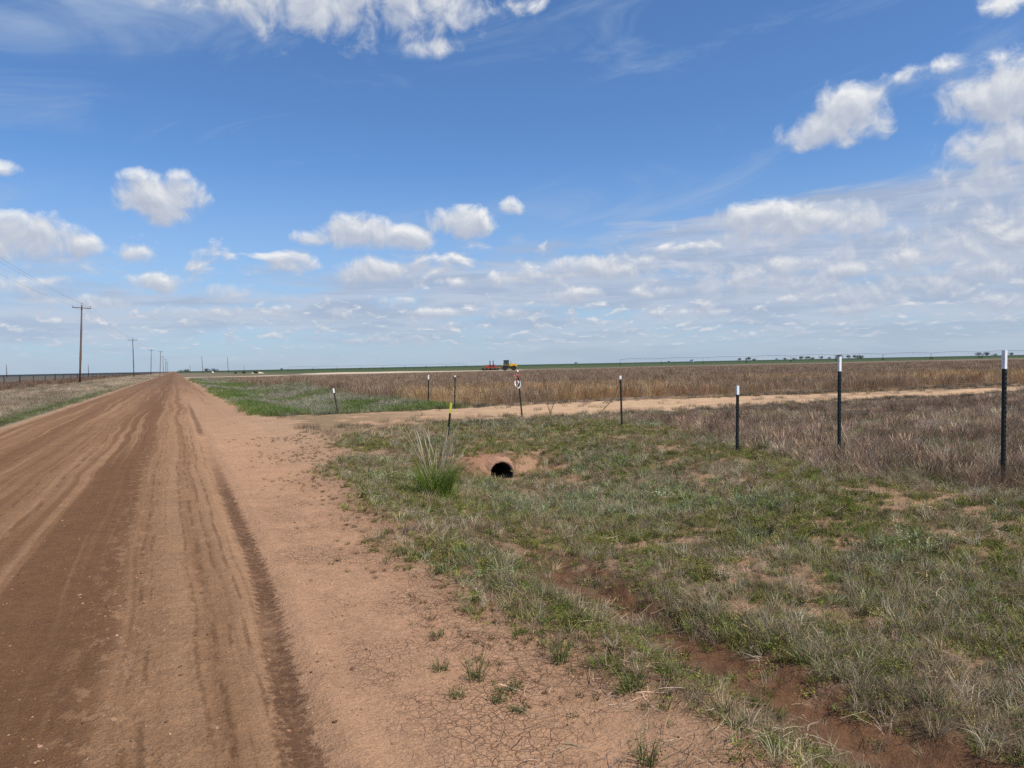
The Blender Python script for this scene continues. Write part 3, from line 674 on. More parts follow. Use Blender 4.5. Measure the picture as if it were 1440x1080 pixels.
# ================================================================ things
def tag(o, label, cat, group=None):
    o['label'] = label; o['category'] = cat
    if group: o['group'] = group
    return o
def empty(name, loc, rz=0.0):
    o = bpy.data.objects.new(name, None); scene.collection.objects.link(o); o.location = loc; o.rotation_euler = (0, 0, rz)
    o.empty_display_size = .1; return o
class MB:
    """collects boxes, bars and tubes and links them as one mesh object"""
    def __init__(s): s.bm = bmesh.new()
    def box(s, c, d, rot=None, bev=0.0):
        m = Matrix.Translation(c) @ (rot.to_4x4() if rot else Matrix()) @ Matrix.Diagonal((*d, 1))
        g = bmesh.ops.create_cube(s.bm, size=1, matrix=m)
        if bev:
            ed = list({e for v in g['verts'] for e in v.link_edges})
            bmesh.ops.bevel(s.bm, geom=ed, offset=bev, segments=2, affect='EDGES', profile=.7)
        return s
    def bar(s, a, b, r0, r1=None, n=8, cap=True):
        a, b = Vector(a), Vector(b); d = b-a; r1 = r0 if r1 is None else r1
        m = Matrix.Translation((a+b)/2) @ d.to_track_quat('Z', 'Y').to_matrix().to_4x4()
        bmesh.ops.create_cone(s.bm, segments=n, radius1=r0, radius2=r1, depth=d.length, cap_ends=cap, matrix=m); return s
    def beam(s, a, b, w, h):
        a, b = Vector(a), Vector(b); d = b-a
        m = Matrix.Translation((a+b)/2) @ d.to_track_quat('Z', 'Y').to_matrix().to_4x4() @ Matrix.Diagonal((w, h, d.length, 1))
        bmesh.ops.create_cube(s.bm, size=1, matrix=m); return s
    def tube(s, pts, r, n=5):
        rings = []
        for i, p in enumerate(pts):
            p = Vector(p); t = Vector(pts[min(i+1, len(pts)-1)])-Vector(pts[max(i-1, 0)]); q = t.to_track_quat('Z', 'Y')
            rr = r[i] if isinstance(r, (list, tuple)) else r
            rings.append([s.bm.verts.new(p+q @ Vector((rr*math.cos(k*2*math.pi/n), rr*math.sin(k*2*math.pi/n), 0))) for k in range(n)])
        for a, b in zip(rings, rings[1:]):
            for k in range(n): s.bm.faces.new((a[k], a[(k+1) % n], b[(k+1) % n], b[k]))
        s.bm.faces.new(rings[0][::-1]); s.bm.faces.new(rings[-1]); return s
    def lathe(s, prof, c, axis='Z', n=20):
        c = Vector(c); rings = []
        for r, z in prof:
            ring = []
            for k in range(n):
                a = k*2*math.pi/n; p = Vector((r*math.cos(a), r*math.sin(a), z))
                if axis == 'X': p = Vector((p.z, p.x, p.y))
                if axis == 'Y': p = Vector((p.x, p.z, p.y))
                ring.append(s.bm.verts.new(c+p))
            rings.append(ring)
        for a, b in zip(rings, rings[1:]):
            for k in range(n): s.bm.faces.new((a[k], a[(k+1) % n], b[(k+1) % n], b[k]))
        if prof[0][0] > 1e-4: s.bm.faces.new(rings[0][::-1])
        if prof[-1][0] > 1e-4: s.bm.faces.new(rings[-1])
        return s
    def extr(s, poly, y0, y1, axis='Y'):
        def P(p, t): return (p[0], t, p[1]) if axis == 'Y' else ((t, p[0], p[1]) if axis == 'X' else (p[0], p[1], t))
        a = [s.bm.verts.new(P(p, y0)) for p in poly]; b = [s.bm.verts.new(P(p, y1)) for p in poly]; n = len(poly)
        s.bm.faces.new(a[::-1]); s.bm.faces.new(b)
        for k in range(n): s.bm.faces.new((a[k], a[(k+1) % n], b[(k+1) % n], b[k]))
        return s
    def build(s, name, mat, parent=None, smooth=False):
        bmesh.ops.recalc_face_normals(s.bm, faces=s.bm.faces)
        me = bpy.data.meshes.new(name); s.bm.to_mesh(me); s.bm.free(); me.materials.append(mat)
        if smooth: me.polygons.foreach_set('use_smooth', np.ones(len(me.polygons), bool))
        o = bpy.data.objects.new(name, me); scene.collection.objects.link(o)
        if parent: o.parent = parent
        return o
def copy_tree(o, parent=None):
    c = o.copy(); scene.collection.objects.link(c); c.parent = parent
    for ch in o.children: copy_tree(ch, c)
    return c
def paint(name, col, rough=.6, metal=0.0, vary=.25, scale=12.0, dirt=None, dirt_amt=.3, bumpy=0.0, stretch=None):
    m, nt, b = principled(name)
    tc = nt.nodes.new('ShaderNodeTexCoord'); P = V(nt, tc.outputs['Object'])
    if stretch: x, y, z = sep(P); P = xyz(nt, x*stretch[0], y*stretch[1], z*stretch[2])
    n = noise(P, scale, 5, .62); k = n*(vary*2) + (1-vary)
    c = mix(rgb(nt, col), xyz(nt, k, k, k), 1.0, 'MULTIPLY')
    if dirt: c = mix(c, dirt, noise(P, scale*.35, 5, .65).step(.48, .68)*dirt_amt)
    nt.links.new(c.s, b.inputs['Base Color']); b.inputs['Roughness'].default_value = rough; b.inputs['Metallic'].default_value = metal
    if bumpy:
        bp = nt.nodes.new('ShaderNodeBump'); bp.inputs['Distance'].default_value = bumpy; nt.links.new(n.s, bp.inputs['Height']); nt.links.new(bp.outputs[0], b.inputs['Normal'])
    return m
MT = dict(
 post=paint('dark_green_steel', (.018, .026, .022), .55, .3, dirt=(.07, .045, .03), dirt_amt=.25),
 white=paint('white_paint', (.90, .89, .86), .5, dirt=(.5, .45, .38)), yellow=paint('yellow_paint', (.62, .55, .06), .5),
 rustpost=paint('rusty_brown_steel', (.045, .028, .022), .7, .2, dirt=(.12, .06, .035)),
 wood=paint('weathered_pole_wood', (.16, .105, .075), .9, vary=.35, scale=3.0, bumpy=.01, stretch=(8, 8, .5)),
 fwood=paint('grey_fence_wood', (.06, .048, .042), .9, vary=.35, scale=4.0, stretch=(8, 8, 1)),
 glass=paint('insulator_porcelain', (.25, .22, .20), .25), wire=paint('line_wire', (.16, .16, .17), .5, .6), steel=paint('galvanised_steel', (.42, .43, .44), .45, .7),
 span=paint('dull_span_pipe', (.13, .135, .14), .8, .0), rust=paint('rusty_cable', (.20, .12, .075), .85), pipe=paint('corrugated_pipe', (.030, .029, .030), .6, .4, dirt=(.14, .08, .05), dirt_amt=.5),
 rim=paint('pipe_rusty_rim', (.09, .065, .05), .8, .2, dirt=(.22, .12, .07), dirt_amt=.6),
 ymach=paint('machine_yellow', (.80, .46, .04), .45, dirt=(.5, .34, .16), dirt_amt=.3), green=paint('machine_green', (.03, .075, .035), .5),
 red=paint('implement_red', (.52, .045, .04), .5, dirt=(.3, .12, .09), dirt_amt=.4), tyre=paint('tyre_rubber', (.022, .021, .020), .9, dirt=(.12, .075, .05), dirt_amt=.4),
 dark=paint('dark_steel', (.04, .038, .036), .6, .3), pink=paint('pink_flagging', (.70, .20, .20), .6), bark=paint('bark', (.06, .045, .035), .95, vary=.4))
def glassmat():
    m, nt, b = principled('cab_glass'); b.inputs['Base Color'].default_value = (.05, .07, .08, 1); b.inputs['Roughness'].default_value = .05
    b.inputs['Metallic'].default_value = .0; b.inputs['Specular IOR Level'].default_value = .8; return m
MT['cab'] = glassmat()

# ---------------------------------------------------------------- culvert pipe under the drive
def culvert():
    R = .235; cx, cy = CULV; zc = CULV_Z
    root = empty('culvert_pipe', (cx, cy+.22, zc-.02), math.radians(-4)); tag(root, 'dark corrugated steel culvert pipe opening out of the bank below the field drive', 'culvert pipe')
    prof = []
    for i in range(150):
        y = i*.03; prof.append((R+.008*math.cos(i*math.pi/2*1.0), y))
    prof2 = [(r+.004, y) for r, y in prof][::-1]
    mb = MB(); rings = []
    for r, y in prof2+prof:
        rings.append([mb.bm.verts.new((r*math.cos(k*2*math.pi/40), y, r*math.sin(k*2*math.pi/40))) for k in range(40)])
    for a, b in zip(rings, rings[1:]):
        for k in range(40): mb.bm.faces.new((a[k], a[(k+1) % 40], b[(k+1) % 40], b[k]))
    mb.bm.faces.new(rings[0])                       # far end lies buried
    mb.build('barrel', MT['pipe'], root, smooth=True)
    rim = MB()
    pts = [((R+.004)*math.cos(t), -.004, (R+.004)*math.sin(t)) for t in np.linspace(0, 2*math.pi, 49)]
    rim.tube(pts, .007, 6).build('rim', MT['rim'], root, smooth=True)
    # ragged earth bank pressed round the mouth
    mb = MB(); rings = []; N = 64
    for j, (rr, yy) in enumerate([(.236, .10), (.236, .004), (.262, -.012), (.30, .04), (.34, .16)]):
        ring = []
        for k in range(N):
            a = 2*math.pi*k/N; q = 1+(0 if j < 2 else .28*(float(fbm(np.array([math.cos(a)*3+j*.4]), np.array([math.sin(a)*3]), 3, 77)[0])-.5))
            ring.append(mb.bm.verts.new((rr*q*math.cos(a), yy+(q-1)*.15, rr*q*math.sin(a))))
        rings.append(ring)
    for a, b in zip(rings, rings[1:]):
        for k in range(N): mb.bm.faces.new((a[k], a[(k+1) % N], b[(k+1) % N], b[k]))
    o = mb.build('earth_bank', paint('packed_red_earth', (.34, .19, .115), .95, vary=.35, scale=22, bumpy=.02), None, smooth=True)
    o.location = (cx, cy+.205, zc-.02); o.rotation_euler = (0, 0, math.radians(-4)); o['kind'] = 'structure'
    return root, zc
culv, culv_z = culvert()

# ---------------------------------------------------------------- steel T posts
def post_mesh(h, mat_body, mat_tip, tip, root):
    w, t = .050, .008
    body = MB()
    poly = [(-w/2, -t/2), (w/2, -t/2), (w/2, t/2), (t/2, t/2), (t/2, w*.85), (-t/2, w*.85), (-t/2, t/2), (-w/2, t/2)]
    body.extr([(x, y) for x, y in poly], -.15, h-tip, axis='Z')
    k = int((h-.15)/.06)
    for i in range(k):
        z = .1+i*.06
        if z < h-tip-.02: body.box((0, -t/2-.005, z), (.016, .011, .022))
    body.build('steel_stake', mat_body, root)
    if tip:
        tp = MB(); s = 1.12
        tp.extr([(x*s, y*s) for x, y in poly], h-tip, h, axis='Z')
        tp.build('painted_tip', mat_tip, root)
G1 = 'steel fence posts in a line along the field edge'
POSTS = [  # X, Y, height, tip, tip colour, lean right (deg), label
 (9.50, 5.80, 1.72, .235, 'white', .9, 'nearest and tallest dark steel post with a long white tip, rightmost of the line'),
 (9.70, 8.50, 1.67, .235, 'white', .8, 'dark steel post with long white tip, second from the right in the line'),
 (9.20, 10.30, 1.20, .16, 'white', 1.0, 'short dark steel post with white tip, third from the right, beside the brown weeds'),
 (10.40, 15.90, 1.31, .09, 'white', -.8, 'dark steel post with small white tip and a loose wire hanging from it'),
 (9.80, 20.60, 1.42, .0, 'white', -4.6, 'dark steel post at the edge of the drive hung with red and white flagging'),
 (9.70, 26.40, 1.28, .05, 'white', 2.2, 'thin steel post across the drive with a rusty cable tied to its top'),
 (9.90, 30.20, 1.27, .19, 'white', 1.6, 'farthest steel post with white tip, standing against the tall golden grass'),
]
G2 = 'short marker posts at the drive entrance'
posts = []
def rdir():
    return Vector((math.cos(YAW), -math.sin(YAW), 0))
def put_post(X, Y, h, tip, tipc, lean, label, group, mat='post', turn=.45):
    root = empty('steel_post', (X, Y, gz(X, Y)))
    tag(root, label, 'fence post', group)
    post_mesh(h, MT[mat], MT[tipc], tip, root)
    ax = Vector((math.sin(YAW), math.cos(YAW), 0))
    root.rotation_mode = 'QUATERNION'
    from mathutils import Quaternion
    root.rotation_quaternion = Quaternion(ax, math.radians(lean)) @ Quaternion((0, 0, 1), -YAW+turn)
    posts.append(root); return root
for (X, Y, h, tip, tc_, lean, lab) in POSTS:
    put_post(X, Y, h, tip, tc_, lean, lab, G1, turn=.45+RNG.uniform(-.12, .12))
mk1 = put_post(5.65, 15.9, .86, .24, 'yellow', 7.0, 'short marker post with yellow tip leaning right, behind the tall grass clump', G2)
mk2 = put_post(5.30, 26.6, .93, .16, 'white', -8.5, 'short dark marker post with pale tip leaning left, in the green grass across the drive', G2, 'rustpost')
mk3 = put_post(5.0, 128, 1.0, .0, 'white', 2.0, 'tiny dark post far down the green verge near the pale track', G2, 'rustpost')
def top_of(root, h):
    q = root.rotation_quaternion; return root.location + q @ Vector((0, 0, h))

# cable and loose wire
def wire_thing(name, label, pts, r, mat, n=24):
    # Catmull-Rom through the points
    P = [Vector(p) for p in pts]; P = [P[0]*2-P[1]]+P+[P[-1]*2-P[-2]]; out = []
    for i in range(1, len(P)-2):
        for k in range(n):
            t = k/n; a, b, c, d = P[i-1:i+3]
            out.append(.5*((2*b)+(c-a)*t+(2*a-5*b+4*c-d)*t*t+(3*b-a-3*c+d)*t*t*t))
    out.append(P[-2])
    root = MB().tube(out, r, 5).build(name, MT[mat], None, smooth=True); tag(root, label, 'wire'); return root
t6 = top_of(posts[5], 1.18)
wire_thing('rusty_cable', 'rusty cable sagging from a steel post top into tall grass across the drive',
    [t6, t6+Vector((.35, -.1, -.28)), t6+Vector((.75, -.15, -.50)), t6+Vector((1.10, -.2, -.58)), t6+Vector((1.5, -.2, -.57)), (11.9, 26.0, gz(11.9, 26)+.02)], .016, 'rust')
t4 = top_of(posts[3], 1.24)
wire_thing('loose_wire', 'loose brown wire running down from a steel post to the ground on its left',
    [t4, t4+Vector((-.14, .05, -.40)), t4+Vector((-.38, .12, -.72)), t4+Vector((-.75, .25, -1.05)), (t4.x-1.15, t4.y+.1, gz(t4.x-1.15, t4.y+.1)+.01)], .011, 'rust')

# red and white flagging on the fifth post
def flagging():
    t = posts[4]; top = top_of(t, 1.40)
    root = empty('flagging_tape', top, -YAW); tag(root, 'tattered red and white plastic flagging knotted round the top of a steel post', 'flagging tape')
    def ribbon(pts, w, name, mat):
        mb = MB(); prev = None
        for i, p in enumerate(pts):
            a = i*.9; d = Vector((math.cos(a), math.sin(a)*.6, .25)).normalized()*w*.5; p = Vector(p)
            for_ = [mb.bm.verts.new(p-d), mb.bm.verts.new(p+d), mb.bm.verts.new(p+d+Vector((0, .003, 0))), mb.bm.verts.new(p-d+Vector((0, .003, 0)))]
            if prev:
                for k in range(4): mb.bm.faces.new((prev[k], prev[(k+1) % 4], for_[(k+1) % 4], for_[k]))
            else: mb.bm.faces.new(for_[::-1])
            prev = for_
        mb.bm.faces.new(prev); return mb.build(name, mat, root)
    ribbon([(0, 0, .06), (.01, -.02, .02), (0, -.03, -.04), (-.02, -.03, -.10)], .045, 'white_knot', MT['white'])
    ribbon([(.0, -.02, -.02), (-.05, -.03, -.07), (-.11, -.03, -.10), (-.16, -.02, -.13)], .035, 'pink_tail', MT['pink'])
    ribbon([(.01, -.03, -.05), (.03, -.04, -.12), (.0, -.04, -.18), (-.04, -.04, -.24), (-.02, -.04, -.30)], .04, 'red_tail', MT['red'])
    pts = [(-.075, -.04, -.27), (-.085, -.045, -.36), (-.06, -.045, -.45), (.0, -.05, -.51), (.06, -.045, -.46), (.085, -.045, -.36), (.07, -.04, -.28)]
    ribbon(pts, .05, 'white_loop', MT['white'])
    ribbon([(.0, -.05, -.26), (.03, -.06, -.34), (-.02, -.06, -.40), (.01, -.06, -.45)], .03, 'white_tail', MT['white'])
flagging()

# ---------------------------------------------------------------- utility poles and their lines
def make_pole(h=11.6, arm=2.44, single=False):
    root = empty('utility_pole', (0, 0, 0))
    p = MB(); p.tube([(0, 0, -.4), (0, 0, h*.33), (0.01, 0, h*.66), (0, 0, h)], [.18, .16, .135, .105], 14); p.build('pole_shaft', MT['wood'], root, smooth=True)
    if not single:
        MB().box((0, -.16, h-.42), (arm, .10, .12), bev=.008).build('crossarm', MT['wood'], root)
        for sx in (-1, 1):
            MB().beam((sx*.72, -.215, h-.46), (sx*.03, -.215, h-1.02), .035, .010).build('brace', MT['steel'], root)
        ins = [(-arm/2+.1, -.16, h-.36), (arm/2-.1, -.16, h-.36), (0, 0, h)]
    else: ins = [(0, 0, h), (0, -.14, h-.6)]
    for x, y, z in ins:
        MB().lathe([(.014, 0), (.014, .14), (.05, .15), (.06, .18), (.045, .21), (.05, .24), (.03, .29), (0.0, .30)], (x, y, z), 'Z', 12).build('insulator', MT['glass'], root, smooth=True)
    return root
pole0 = make_pole()
G3 = 'utility poles along the left side of the road'
LINE = [(-13.6, 12.0, 0, 0, 'utility pole beside the road before the first one in view'),
 (-12.8, 125.2, 3.0, 0, 'tallest and nearest brown utility pole with crossarm, rising behind the left fence'),
 (-11.1, 246, 0, 0, 'second brown utility pole with crossarm, standing past the nearest one'),
 (-9.9, 372, 2.5, .0, 'third utility pole, leaning slightly, left of a close neighbour'),
 (-6.5, 392, 3.0, .0, 'fourth utility pole close to the right of the third one'),
 (-6.6, 520, 0, 0, 'fifth utility pole down the road, small in the distance'),
 (-6.6, 640, 1, 0, 'sixth utility pole down the road, small in the distance'),
 (-6.6, 765, 0, 0, 'seventh utility pole, far down the road'),
 (-6.8, 890, 0, 0, 'eighth utility pole, close to where the road vanishes')]
poles = []
for i, (X, Y, lean, rz, lab) in enumerate(LINE):
    o = pole0 if i == 0 else copy_tree(pole0)
    o.location = (X, Y, gz(X, Y)); o.rotation_euler = (0, math.radians(lean), 0)
    sc = [1, 1.0, 1.0, 1.02, 1.02, 1, 1, 1, 1][i]; o.scale = (sc, sc, sc)
    tag(o, lab, 'utility pole', G3); poles.append(o)
spole = make_pole(11.0, single=True)
G4 = 'lone distant poles beyond the fields'
for i, (x, yb, D, h, lean, lab) in enumerate([
    (285.5, 522, 545, 11.4, -3.0, 'thin dark distant pole just right of the road end, leaning left'),
    (321, 522, 590, 11.6, -1.5, 'thin dark distant pole right of the road end, straighter than its neighbour'),
    (267.5, 523, 900, 8.5, 0, 'very small distant pole next to the end of the road'),
    (343.5, 522, 1000, 8.0, 0, 'faint small pole on the horizon right of the road'),
    (9.5, 527, 480, 7.0, 0, 'thin faint pole on the left horizon at the picture edge'),
    (124.5, 525, 520, 6.6, 0, 'thin faint pole on the horizon behind the left fence')]):
    d = cf*FOC+cR*(x-720)-cU*(yb-540); u = Vector((d.x, d.y, 0)).normalized()*D
    o = spole if i == 0 else copy_tree(spole)
    o.location = (u.x, u.y, gz(u.x, u.y)); o.rotation_euler = (0, math.radians(lean), math.radians(8)); o.scale = (1.3, 1.3, h/11.0)
    tag(o, lab, 'utility pole', G4)
bpy.context.view_layer.update()
def line_wire(a, b, k, sag, lab):
    ends = []
    for o in (a, b):
        l = [(-1.12, -.16, 11.45), (1.12, -.16, 11.45), (0, 0, 11.85)][k]; ends.append(o.matrix_world @ Vector(l))
    pts = []
    for i in range(33):
        t = i/32; p = ends[0].lerp(ends[1], t); p.z -= sag*4*t*(1-t); pts.append(p)
    o = MB().tube(pts, .007, 4).build('power_line', MT['wire'], None, smooth=True); tag(o, lab, 'power line', 'power lines strung between the utility poles')
W_ = ['outer left', 'inner right', 'topmost']
for i in range(0, 4):
    for k in range(3):
        if i == 3: continue
        ord_ = ['to the nearest', 'from the nearest to the second', 'from the second to the third'][i]
        line_wire(poles[i], poles[i+1], k, 1.0, '%s wire strung %s utility pole' % (W_[k], ord_))

# ---------------------------------------------------------------- left wire fence
def left_fence():
    root = empty('wire_fence', (-17, 60, gz(-17, 60))); tag(root, 'long wire fence on thin dark posts along the field left of the road', 'wire fence')
    def fx(Y): return -17.2+1.0*ss(60, 200, Y)*.8+(1.5*ss(150, 600, Y))
    ys = [52+8.9*i for i in range(60)]; rg = np.random.default_rng(5); tops = []
    proto = None
    for i, Y in enumerate(ys):
        X = float(fx(Y)); z = gz(X, Y); h = 1.42+rg.uniform(-.06, .10)
        if proto is None:
            proto = MB().tube([(0, 0, -.2), (.01, 0, .7), (0, .01, 1.45)], [.085, .08, .07], 7).build('post', MT['fwood'], root); o = proto
        else:
            o = proto.copy(); scene.collection.objects.link(o); o.parent = root
        thin = i % 3 != 0
        o.location = Vector((X, Y, z))-root.location; o.rotation_euler = (rg.normal(0, .02), rg.normal(0, .025), rg.uniform(0, 6)); s = .72 if thin else 1.15; o.scale = (s, s, h/1.45)
        tops.append((X, Y, z))
    for w in range(5):
        zz = .28+w*.26
        MB().tube([(X-root.location.x+.05, Y-root.location.y, z-root.location.z+zz) for X, Y, z in tops], .0045, 3).build('wire', MT['wire'], root)
left_fence()

# ---------------------------------------------------------------- yellow tractor and red implement at the end of the pale track
def wheel(name, root, x, y, r, w, lugs=22, rimcol='ymach'):
    mb = MB()
    mb.lathe([(r*.56, -w*.42), (r*.80, -w*.5), (r*.94, -w*.45), (r*.96, 0), (r*.94, w*.45), (r*.80, w*.5), (r*.56, w*.42)], (x, y, r), 'Y', 26)
    for k in range(lugs):
        a = 2*math.pi*k/lugs
        for s in (-1, 1):
            rot = Matrix.Rotation(-a, 3, 'Y') @ Matrix.Rotation(s*.5, 3, 'X')
            p = Matrix.Rotation(-(a+(.14 if s > 0 else 0)), 3, 'Y') @ Vector((r*.965, 0, 0)); mb.box((x+p.x, y+s*w*.22, r+p.z), (r*.07, w*.5, r*.06), Matrix.Rotation(-(a+(.14 if s > 0 else 0)), 3, 'Y'))
    t = mb.build(name, MT['tyre'], root)
    hb = MB().lathe([(0.0, -w*.30), (r*.16, -w*.30), (r*.18, -w*.16), (r*.50, -w*.20), (r*.57, -w*.40), (r*.57, w*.40), (r*.50, w*.20), (r*.18, w*.16), (r*.16, w*.30), (0.0, w*.30)], (x, y, r), 'Y', 24)
    hb.build('rim', MT[rimcol], t, smooth=False)
def tractor(loc, rz):
    root = empty('tractor', loc, rz); tag(root, 'yellow articulated tractor with dark cab parked behind the red implement on the pale track', 'tractor')
    for y in (-1.02, 1.02):
        wheel('wheel', root, -1.25, y, .78, .52); wheel('wheel', root, 1.35, y, .72, .50)
    MB().box((.05, 0, .98), (3.9, .80, .42), bev=.05).box((-1.3, 0, .85), (.5, 1.7, .3)).box((1.35, 0, .80), (.4, 1.7, .3)).build('chassis', MT['dark'], root)
    h = MB().extr([(.15, 1.18), (2.30, 1.10), (2.42, 1.30), (2.38, 1.78), (2.1, 1.92), (.15, 2.06)], -.46, .46); h.box((1.2, 0, 1.30), (1.9, 1.02, .12)); h.build('hood', MT['ymach'], root)
    MB().box((2.43, 0, 1.45), (.05, .72, .55), bev=.01).build('grille', MT['dark'], root)
    for y in (-1, 1):
        MB().extr([(-2.1, 1.35), (-1.95, 1.62), (-.55, 1.66), (-.35, 1.38), (-.42, 1.34), (-.62, 1.58), (-1.9, 1.55), (-2.03, 1.32)], y*1.02-.28, y*1.02+.28).build('fender', MT['ymach'], root)
        MB().extr([(.62, 1.28), (.75, 1.52), (1.95, 1.52), (2.08, 1.28), (2.0, 1.26), (1.88, 1.45), (.82, 1.45), (.70, 1.26)], y*1.0-.26, y*1.0+.26).build('fender', MT['ymach'], root)
        MB().box((2.44, y*.30, 1.72), (.05, .16, .12), bev=.02).build('headlight', MT['white'], root)
    cb = empty('cab', (0, 0, 0)); cb.parent = root
    MB().box((-.85, 0, 1.55), (1.55, 1.35, .42), bev=.04).build('cab_base', MT['green'], cb)
    fr = MB()
    for x in (-1.60, -.10):
        for y in (-.64, .64): fr.beam((x, y, 1.7), (x+(.12 if x < -1 else -.05), y*.94, 2.92), .09, .09)
    for y in (-.62, .62): fr.beam((-.80, y, 1.7), (-.78, y*.95, 2.92), .07, .07)
    fr.build('cab_frame', MT['dark'], cb)
    MB().extr([(-1.56, 1.75), (-.16, 1.75), (-.2, 2.88), (-1.44, 2.88)], -.575, .575).build('window', MT['cab'], cb)
    MB().box((-.80, 0, 2.98), (1.70, 1.45, .16), bev=.05).build('cab_roof', MT['dark'], cb)
    MB().bar((.55, .28, 1.9), (.55, .28, 2.75), .05).bar((.55, .28, 2.2), (.55, .28, 2.55), .08).build('exhaust', MT['dark'], root)
    MB().box((-2.35, 0, .70), (1.1, .14, .12)).box((-1.9, 0, .95), (.25, .8, .5), bev=.03).build('drawbar', MT['dark'], root)
    for k in range(3): MB().box((-.25, -.86, .62+.3*k), (.38, .26, .04)).build('step', MT['dark'], root)
    return root
def implement(loc, rz):
    root = empty('planter_implement', loc, rz); tag(root, 'red farm implement with folded upright arms standing left of the yellow tractor', 'implement')
    MB().box((0, 0, .95), (4.4, .18, .18)).box((0, .9, .95), (4.4, .18, .18)).box((0, -.9, .90), (4.2, .16, .16)).build('toolbar', MT['red'], root)
    fr = MB()
    for x in (-2.0, -.9, .3, 1.5): fr.beam((x, -1.0, .95), (x, 1.0, .95), .14, .14)
    fr.beam((2.2, -.6, .95), (3.9, 0, .62), .12, .12).beam((2.2, .6, .95), (3.9, 0, .62), .12, .12); fr.build('frame', MT['red'], root)
    for i, x in enumerate((-.15, .85)):
        a = MB(); a.beam((x-.12, -.5, 1.0), (x, -.5, 3.0), .24, .24).beam((x+.22, -.5, 1.0), (x, -.5, 2.2), .16, .16).box((x, -.5, 2.9), (.42, .16, .18)).build('folded_arm', MT['dark'], root)
    for i, x in enumerate((-1.45, -.75, -.05, .65, 1.35)):
        MB().extr([(x-.25, 1.08), (x+.25, 1.08), (x+.3, 1.65), (x-.3, 1.65)], -.38, .30).build('seed_box', MT['red'], root)
        MB().box((x, -.04, 1.70), (.64, .72, .07), bev=.02).build('box_lid', MT['red' if i % 2 else 'dark'], root)
    for x in (-2.3, -1.2, 0, 1.2, 2.2):
        wheel('wheel', root, x, -1.15 if abs(x) > .5 else 1.1, .40, .22, 14, 'red')
    for k in range(9):
        x = -2.0+k*.5
        MB().lathe([(.02, -.03), (.27, -.004), (.27, .004), (.02, .03)], (x, -.45+.25*(k % 2), .27), 'Y', 20).build('disc', MT['dark'], root)
        MB().beam((x, .0, .95), (x-.1, -.40+.25*(k % 2), .30), .05, .07).build('shank', MT['red'], root)
    MB().beam((-2.2, -.9, .95), (-2.9, -.9, .5), .1, .1).bar((-2.9, -1.0, .42), (-2.9, .8, .42), .18, n=14).build('roller', MT['dark'], root)
    return root
def place(x, y, D=None):
    d = cf*FOC+cR*(x-720)-cU*(y-540)
    if D is None: t = -EYE/d.z
    else: t = D/math.hypot(d.x, d.y)
    return (d.x*t, d.y*t, gz(d.x*t, d.y*t))
VR = -YAW                                   # faces across the view
tractor(place(716, 520.8), VR+math.radians(4)-0.0)
implement(place(690, 520.9), VR+math.radians(2))

# ---------------------------------------------------------------- centre pivot irrigation lines
def pivot(a, b, spans, label):
    a, b = Vector(a), Vector(b); root = empty('pivot_sprinkler', (a.x, a.y, gz(a.x, a.y))); tag(root, label, 'irrigation sprinkler', 'centre pivot sprinklers on the horizon')
    d = (b-a); L = d.length/spans; u = d.normalized(); n = Vector((-u.y, u.x, 0)); H = 3.7
    proto = None
    for i in range(spans+1):
        p = a+u*L*i; z = gz(p.x, p.y)
        base = Vector((p.x, p.y, z))-root.location
        if proto is None:
            mb = MB()
            for s in (-1, 1):
                mb.beam(n*s*2.0+Vector((0, 0, .5)), Vector((0, 0, H)), .10, .10)
            mb.beam(n*-2.0+Vector((0, 0, .55)), n*2.0+Vector((0, 0, .55)), .12, .12)
            proto = mb.build('tower', MT['span'], root); tw = proto
            for s in (-1, 1):
                w = MB(); ang = math.atan2(n.y, n.x)
                w.bar(n*s*2.0+Vector((0, 0, .55))-u*.14, n*s*2.0+Vector((0, 0, .55))+u*.14, .55, n=16).build('wheel', MT['tyre'], tw)
            tw.location = base
        else:
            tw = copy_tree(proto, root); tw.location = base
        if i < spans:
            m = MB(); q = a+u*L*(i+1); e = Vector((q.x, q.y, gz(q.x, q.y)))-root.location; s0 = base+Vector((0, 0, H)); e = e+Vector((0, 0, H)); N = 8
            arch = [s0.lerp(e, k/N)+Vector((0, 0, (.6*math.sin(math.pi*k/N)))) for k in range(N+1)]
            m.tube(arch, .085, 6)
            low = [s0.lerp(e, k/N)+Vector((0, 0, -.15+.6*math.sin(math.pi*k/N)-.75)) for k in range(1, N)]
            m.tube([s0]+low+[e], .02, 3)
            for k in range(1, N): m.beam(arch[k], low[k-1], .03, .03)
            m.build('pipe_span', MT['span'], root)
            m = MB()
            for k in range(1, N): m.beam(arch[k], arch[k]-Vector((0, 0, 2.1)), .02, .02)
            m.build('drop_hoses', MT['dark'], root)
def far(x, D, y=513): return place(x, y, D)
pivot(far(872, 500), far(1600, 560), 11, 'long arched sprinkler pipe on towers along the right horizon')
pivot(far(405, 820), far(655, 900), 8, 'thin distant sprinkler pipe along the horizon left of the tractor')

